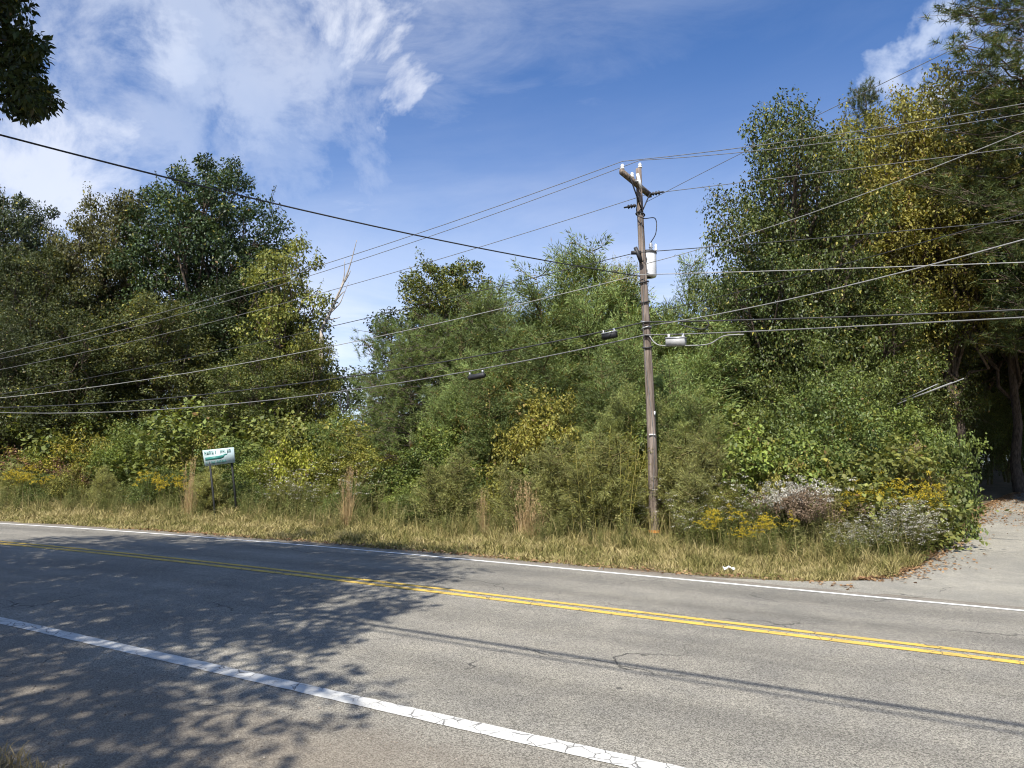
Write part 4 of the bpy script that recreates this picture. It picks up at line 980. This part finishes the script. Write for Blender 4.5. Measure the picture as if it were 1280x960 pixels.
NAMES = {'shrubA': 'leafy_shrub', 'shrubB': 'glossy_shrub', 'shrubC': 'vine_mound', 'shrubD': 'plumy_shrub', 'shrubE': 'sapling_clump', 'tallA': 'overgrown_bush', 'tallB': 'overgrown_bush'}
PU, PV = [float(q) for q in uv(pb.x, pb.y)]
def clear_pole(u, v, r):                               # nothing tall stands between the road and the pole
    x, y = xy(u, v); px = 640 + FPX * x / (y * 1.005)
    return PV + r if abs(px - 816) < 26 + 34 * r and v < PV + r else v
def shrub(kd, u, v, h, wide=1.0, col=None, label=None, group=None):
    size = 'waist-high' if h < 1.7 else 'head-high' if h < 2.7 else 'tall' if h < 4.2 else 'towering'
    v = clear_pole(u, v, .75); x, y = xy(u, v); z = float(guv(u, v)); H0, cols, words = SHR[kd]; s = h / H0; zn, gp = zone(u)
    c = col or rs.choice(cols); k = rs.uniform(.85, 1.15) * BRI; c = (c[0] * k, c[1] * k, c[2] * k, c[3])
    return plant(K[kd], NAMES[kd], (x, y, z - .05), (s * wide, s * wide, s), rs.uniform(0, 6.28), c, label or f'{size} {words} in the thicket {zn}', 'shrub', group or (None if label else f'{size} growths of {words}, {zn}'))
def ufill(v, u0, u1, du, h, hj, kinds, wide=1.0):
    u = u0
    while u < u1:
        shrub(rs.choice(kinds), u + rs.uniform(-.3, .3) * du, v + rs.uniform(-.45, .45), h(u) * rs.uniform(1 - hj, 1 + hj), wide * rs.uniform(.85, 1.2))
        u += du * (1 + max(0, (u - 20)) * .02)
lerp = lambda u, pts: float(np.interp(u, [p[0] for p in pts], [p[1] for p in pts]))
ufill(15.9, 1.9, 44, 1.25, lambda u: lerp(u, [(0, 1.2), (4, 1.2), (7, 1.1), (12, 1.2), (20, 1.25), (40, 1.5)]), .25, ['shrubA', 'shrubB', 'shrubD', 'shrubD', 'shrubE', 'shrubB'], 1.1)
ufill(17.6, 1.7, 46, 1.35, lambda u: lerp(u, [(0, 2.4), (4, 2.3), (6.5, 2.1), (9, 2.5), (14, 2.3), (20, 2.2), (40, 2.4)]), .2, ['shrubA', 'shrubB', 'shrubC', 'shrubA', 'shrubE', 'shrubB'])
ufill(19.6, 1.5, 48, 1.5, lambda u: lerp(u, [(0, 3.8), (4, 3.6), (6.5, 3.0), (9, 3.7), (13, 3.4), (20, 3.0), (40, 3.2)]), .2, ['shrubA', 'shrubB', 'shrubC', 'shrubB', 'shrubE'])
ufill(22, 2.6, 50, 2.2, lambda u: lerp(u, [(0, 5.0), (3, 5.0), (6, 4.0), (10, 4.6), (14, 4.2), (20, 3.6), (40, 3.9)]), .15, ['tallA', 'tallB', 'tallB', 'shrubC'])
ufill(25.5, 3.0, 54, 3.0, lambda u: lerp(u, [(0, 6.0), (4, 5.5), (10, 5.2), (16, 4.6), (24, 4.4), (40, 4.6)]), .15, ['tallA', 'tallB', 'tallB'])
for v in np.arange(17.8, 60, 2.0):                     # the wall of brush down the left side of the driveway
    shrub(rs.choice(['shrubA', 'shrubB', 'shrubA']) if v < 23 else 'tallB', float(drive_left(v)) + (1.5 if v < 21 else 2.7) + rs.uniform(-.1, .3), v, min(2.3 + (v - 18) * .3, 5.5) * rs.uniform(.85, 1.15), .72)
for v in np.arange(34, 70, 6.0):                       # and beyond its right edge
    shrub('tallB', float(drive_right(v)) - 1.8, v, 5 * rs.uniform(.85, 1.15), col=(.05, .07, .02, .03), label='dark overgrown bush along the right edge of the driveway', group='bushes along the right edge of the driveway')
def at_px(px, py, label, kd, h, col, wide=1.0):
    b = hit(px, py); u, v = uv(b.x, b.y); return shrub(kd, float(u), float(v), h, wide, col, label)
def px_u(px, v):                                       # u on the line v seen at image column px
    us = np.linspace(-2, 60, 2000); P = xy(us, np.full_like(us, v)); s = 640 + FPX * P[:, 0] / (P[:, 1] * 1.005); return float(np.interp(-px, -s, us))
shrub('shrubA', px_u(672, 17.2), 17.2, 3.5, .85, (.155, .155, .040, .16), 'rounded orange-yellow shrub in the thicket beside the utility pole')
shrub('shrubE', px_u(615, 19.0), 19.0, 4.6, .8, (.17, .14, .055, .4), 'small tree with tan withered leaves under the cables')
shrub('shrubC', px_u(960, 17.3), 17.3, 2.6, .8, (.10, .135, .035, .02), 'bright green broad-leaved sapling between pole and driveway')
shrub('shrubE', px_u(985, 16.6), 16.6, 2.0, .8, (.14, .14, .045, .35), 'small reddish-yellow leaved shrub beside the dried brown bush')
shrub('shrubC', px_u(1168, 19.3), 19.3, 2.7, .42, (.070, .098, .030, .0), 'green vine mound at the corner of the driveway')
shrub('shrubB', px_u(1140, 18.2), 18.2, 2.3, .5, (.13, .105, .07, .4), 'tangle of grey-brown dry vines by the driveway')
shrub('shrubE', px_u(112, 18.5), 18.5, 3.0, 1.2, (.17, .16, .03, .35), 'yellow-leaved sapling in the thicket past the sign')
shrub('shrubE', px_u(30, 17.5), 17.5, 2.1, 1.3, (.12, .075, .055, .3), 'reddish-brown withered bush past the sign')
shrub('shrubE', px_u(85, 17.0), 17.0, 1.8, 1.4, (.13, .085, .06, .3), 'brown withered weedy bush past the sign')
shrub('shrubC', px_u(372, 17), 17, 2.3, .6, (.16, .18, .03, .15), 'yellow-green young sapling just right of the sign board')

for px, v, h, w_ in ((738, 16.6, 3.0, .42), (762, 17.4, 3.4, .4), (722, 17.8, 3.2, .45), (842, 17.2, 3.3, .42), (868, 17.8, 3.5, .45), (893, 17.4, 2.8, .45), (786, 18.2, 3.7, .4), (700, 18.4, 3.3, .45)):
    u = px_u(px, v); x, y = xy(u, v); s_ = h / 7.1
    plant(K['feather2'], 'plume_sapling', (x, y, float(guv(u, v))), (s_ * w_ * 2.0, s_ * w_ * 2.0, s_), px, (.165, .20, .075, .0), 'pale upright feathery sapling in front of the grove by the pole', 'sapling', 'upright saplings by the pole')
# herbs: individuals one can pick out
def herb(kd, name, px, v, s, label, group=None, col=(.10, .13, .035, .0), cat='plant', wide=1.0):
    u = px_u(px, v); v = clear_pole(u, v, .35 if kd in ('fern', 'canes') else .1); u = px_u(px, v); x, y = xy(u, v)
    return plant(K[kd], name, (x, y, float(guv(u, v)) - .02), (s * wide, s * wide, s), px * 1.7, col, label, cat, group)
for px, v, s in ((36, 15.2, 1.05), (52, 15.3, .9), (200, 15.3, 1.0), (216, 15.0, .9)):
    herb('goldenrod', 'goldenrod', px, v, s, 'yellow goldenrod clump along the verge past the sign', 'goldenrod past the sign')
for px, v, s in ((880, 14.3, .62), (900, 14.6, .75), (938, 14.4, .62), (966, 14.5, .7), (925, 14.2, .5)):
    herb('goldenrod2', 'goldenrod', px, v, s, 'low bright goldenrod clump between the pole and the dried brown bush', 'goldenrod beside the pole')
for px, v, s in ((1072, 16.2, .95), (1100, 16.4, 1.05), (1125, 16.6, 1.05), (1148, 16.9, .95)):
    herb('goldenrod', 'goldenrod', px, v, s, 'dense olive-gold goldenrod clump behind the white asters by the driveway', 'goldenrod by the driveway')
for px, v, s in ((1088, 15.0, .72), (1106, 14.9, .8), (1124, 15.4, .85), (1140, 16.2, .9), (1098, 15.6, .95), (1056, 14.8, .62)):
    herb('aster', 'aster', px, v, s, 'white-flowered aster bush on the grassy corner of the driveway', 'asters by the driveway')
for px, v, s in ((345, 15.6, 1.1), (368, 15.4, 1.1), (395, 15.5, 1.0), (448, 15.6, 1.25)):
    herb('aster2', 'aster', px, v, s, 'pale aster clump between the sign and the tan straw sheaf', 'asters beside the sign')
for px, v, s in ((800, 14.3, .8), (836, 14.4, .95), (858, 14.6, .8), (905, 15.2, 1.0), (925, 15.4, 1.05)):
    herb('aster2', 'aster', px, v, s, 'thin white aster clump in the weeds around the pole foot', 'asters at the pole foot')
herb('deadaster', 'dried_bush', 1000, 15.2, 1.0, 'dried brown flower bush with pale seed heads', cat='bush')
herb('deadaster', 'dried_bush', 978, 15.6, .9, 'smaller dried brown bush close behind the large one', cat='bush')
herb('tuft', 'straw_sheaf', 243, 14.6, 1.15, 'tall tan straw sheaf just past the sign posts', cat='dry grass', wide=.55)
herb('tuft', 'straw_sheaf', 438, 14.3, 1.05, 'tall tan straw sheaf standing on the verge between sign and pole', cat='dry grass', wide=.6)
herb('tuft2', 'straw_sheaf', 662, 14.4, 1.15, 'tan feathery grass clump with several plumes near the pole', cat='dry grass', wide=.85)
herb('tuft2', 'straw_sheaf', 604, 14.4, .95, 'thin upright tan grass stalks beside the feathery grass clump', cat='dry grass', wide=.4)
for px, v, s in ((730, 14.9, 1.05), (752, 15.0, 1.15), (772, 15.2, 1.1), (790, 15.0, 1.2), (803, 14.5, 1.0)):
    herb('canes', 'cane_clump', px, v, s, 'tall yellowish canes standing in the weeds beside the pole', 'yellow canes beside the pole', (.16, .18, .05, .1), cat='canes')
for px in (1035,): herb('canes', 'cane_clump', px, 14.9, .62, 'short upright yellow cane clump on the grassy corner', None, (.16, .18, .05, .1), cat='canes', wide=.35)
for k, px in enumerate((545, 575, 690, 715, 735, 760, 785, 828, 845, 865, 850, 885, 640, 700, 745)):
    herb('fern', 'dogfennel', px, 15.0 + .35 * (k % 4), .75 + .14 * (k % 3), 'feathery green dogfennel in the weeds around the pole', 'dogfennel around the pole', (.195, .215, .085, .0))

# ------------------------------------------------------------------ stuff nobody could count
def ground_pts(rng, n, u0, u1, v0, v1, pu=1.0, pv=1.0):
    u = u0 + (u1 - u0) * rng.uniform(0, 1, n) ** pu; v = v0 + (v1 - v0) * rng.uniform(0, 1, n) ** pv
    return u, v
rng = np.random.default_rng(101)
def verge_ok(u, v): return u > drive_left(v) + .05 + .10 * np.sin(v * 5) 
# mown verge grass
u, v = ground_pts(rng, 120000, .2, 46, 11.75, 15.2, 1.5, 1.05)
edge = 11.95 + .16 * np.sin(u * 1.7) + .10 * np.sin(u * 4.1 + 1) + .5 * np.exp(-((u - 2.6) / 1.0) ** 2)
ok = verge_ok(u, v) & (v > edge + rng.exponential(.06, len(u)) - .04); u, v, edge = u[ok], v[ok], edge[ok]
P = np.concatenate([xy(u, v), guv(u, v)[:, None] - .01], 1)
h = (.04 + .11 * np.clip((v - edge) / 1.0, 0, 1) + .12 * np.clip((v - 13.4) / 1.5, 0, 1)) * rng.uniform(.5, 1.5, len(u)) * (.55 + .55 * np.sin(u * .9 + np.sin(v * 2)) ** 2 + .5 * np.sin(u * 3.1 + 2 * np.sin(v * 4)) ** 4)
V, F = blades(P, h, .011 + .003 * rng.uniform(0, 1, len(u)) + .00035 * np.clip(u, 0, 40), 1.0, rng)
tag(obj('verge_grass', mk('verge_grass', V, F, M['grass'])), 'rough tan and green grass along the far road edge', 'grass', kind='stuff')
# dry grass at the near left shoulder
u, v = ground_pts(rng, 15000, 2.5, 9.5, .6, 2.62, 1, .55)
P = np.concatenate([xy(u, v), guv(u, v)[:, None] - .01], 1)
V, F = blades(P, .07 * rng.uniform(.4, 1.6, len(u)), .006, 1.1, rng)
tag(obj('shoulder_grass', mk('shoulder_grass', V, F, M['drygrass'])), 'short dry grass on the near shoulder', 'grass', kind='stuff')
# weeds under and between the shrubs
def by_sign(u, v):                                     # trodden ground in front of the sign posts
    P = xy(u, v); px = 640 + FPX * P[..., 0] / (P[..., 1] * 1.005)
    return (np.abs(px - 282) < 26) & (v < SV + .3)
SV = float(uv(sign.location.x, sign.location.y)[1])
tmpl = []
for sd_ in range(5):
    r2 = np.random.default_rng(200 + sd_); st, tops = stems_of(r2, 5, .9, .3, .005); tmpl.append(join([st, herb_leaves(r2, tops, 26, .095 + .02 * (sd_ % 3), .014 + .012 * (sd_ % 2), .1, 1.0)]))
parts = []
for q in range(1700):
    uu = .9 + 44 * rng.uniform() ** 1.25; vv = 14.0 + 3.4 * rng.uniform() ** 1.1
    if uu < 6: vv += .4 * (6 - uu) / 5 * rng.uniform()
    if not verge_ok(uu - .3, vv) : continue
    x, y = xy(uu, vv); z = float(guv(uu, vv)); a = rng.uniform(0, 6.28); s = rng.uniform(.55, 1.15) * (.62 + .22 * min(vv - 14, 2.4)) * (.45 if clear_pole(uu, vv, .1) != vv or by_sign(uu, vv) else 1); c_, s_ = math.cos(a) * s, math.sin(a) * s
    V0, F0 = tmpl[q % 5]; parts.append((V0 @ np.array([[c_, s_, 0], [-s_, c_, 0], [0, 0, s]]) + [x, y, z], F0))
V, F = join(parts)
tag(obj('weeds', mk('weeds', V, F, M['weed'])), 'tangled green and tan weeds in front of the thicket', 'weeds', kind='stuff')
# tall thin grass stalks through the weeds
u, v = ground_pts(rng, 4200, .9, 44, 13.9, 16.4, 1.35, .8); ok = verge_ok(u, v) & ~by_sign(u, v); u, v = u[ok], v[ok]
P = np.concatenate([xy(u, v), guv(u, v)[:, None]], 1)
V, F = blades(P, rng.uniform(.3, .9, len(u)), .008, .45, rng)
tag(obj('tall_grass', mk('tall_grass', V, F, M['grass'])), 'thin tan stalks standing through the weeds', 'grass', kind='stuff')
# fallen leaves: driveway edge, driveway middle, road edge
def litter(n, u, v): 
    P = np.concatenate([xy(u, v), guv(u, v)[:, None] + .018 + .012 * rng.uniform(0, 1, (len(u), 1))], 1); a = rng.uniform(0, 6.28, len(u))
    return leaves(P, np.stack([np.cos(a), np.sin(a), rng.normal(size=len(u)) * .25], 1), np.tile([0, 0, 1.0], (len(u), 1)) + rng.normal(size=(len(u), 3)) * .35, rng.uniform(.04, .10, len(u)), rng.uniform(.025, .06, len(u)))
v = 13 + 22 * rng.uniform(0, 1, 3800) ** 1.2; u = drive_left(v) - rng.exponential(.16, 3800) + .12
v2 = 17 + 25 * rng.uniform(0, 1, 2600); u2 = drive_left(v2) - 2.0 + .45 * rng.normal(size=2600) + .3 * np.sin(v2 * .8); k2 = (np.sin(v2 * 1.7) + np.sin(v2 * .63 + u2 * 2) + rng.normal(size=2600) * .4) > .4; u2, v2 = u2[k2], v2[k2]
u3_ = 1.5 + 16 * rng.uniform(0, 1, 900); v3_ = 11.93 + .12 * rng.normal(size=900) + .45 * np.exp(-((u3_ - 2.6) / 1.0) ** 2)
v4 = 22 + 14 * rng.uniform(0, 1, 3000); u4 = drive_left(v4) - 4 * rng.uniform(0, 1, 3000)
V, F = join([litter(0, u, v), litter(0, u2, v2), litter(0, u3_, v3_), litter(0, u4, v4)])
tag(obj('fallen_leaves', mk('fallen_leaves', V, F, M['litter'])), 'orange-brown fallen leaves along the driveway and verge', 'leaves', kind='stuff')
# loose gravel on the near shoulder
n_ = 1500; u, v = ground_pts(rng, n_, -3, 9, 2.3, 4.2, 1, .8); P = np.concatenate([xy(u, v), guv(u, v)[:, None] + .012], 1); s = rng.uniform(.003, .010, n_)[:, None, None]
octa = np.array([[1, 0, 0], [-1, 0, 0], [0, 1, 0], [0, -1, 0], [0, 0, .7], [0, 0, -.7]], float)
V = (P[:, None] + octa[None] * s * rng.uniform(.6, 1.4, (n_, 6, 1))).reshape(-1, 3); k = np.arange(n_)[:, None] * 6
F = np.concatenate([k + [f] for f in ([0, 2, 4], [2, 1, 4], [1, 3, 4], [3, 0, 4], [2, 0, 5], [1, 2, 5], [3, 1, 5], [0, 3, 5])])
M['gravel'] = ramp_island('gravel', [(0, (.07, .06, .05)), (.6, (.22, .18, .14)), (1, (.42, .38, .32))], trans=0, nmix=.2)
tag(obj('gravel', mk('gravel', V, F, M['gravel'])), 'loose grit scattered on the near shoulder', 'gravel', kind='stuff')
# far woods closing the view behind everything
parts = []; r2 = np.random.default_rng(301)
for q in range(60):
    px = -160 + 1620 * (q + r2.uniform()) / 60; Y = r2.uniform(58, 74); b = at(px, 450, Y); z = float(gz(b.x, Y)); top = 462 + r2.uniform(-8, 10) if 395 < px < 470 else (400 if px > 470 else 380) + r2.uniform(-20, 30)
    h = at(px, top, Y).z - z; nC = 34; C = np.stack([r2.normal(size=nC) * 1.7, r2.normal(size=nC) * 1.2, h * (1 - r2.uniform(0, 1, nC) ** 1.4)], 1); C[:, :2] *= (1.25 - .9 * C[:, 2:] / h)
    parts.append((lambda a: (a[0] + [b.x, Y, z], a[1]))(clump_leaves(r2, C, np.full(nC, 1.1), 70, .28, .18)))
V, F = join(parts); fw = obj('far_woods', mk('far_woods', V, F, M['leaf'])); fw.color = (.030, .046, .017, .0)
tag(fw, 'dark far woods behind the thicket', 'woods', kind='stuff')
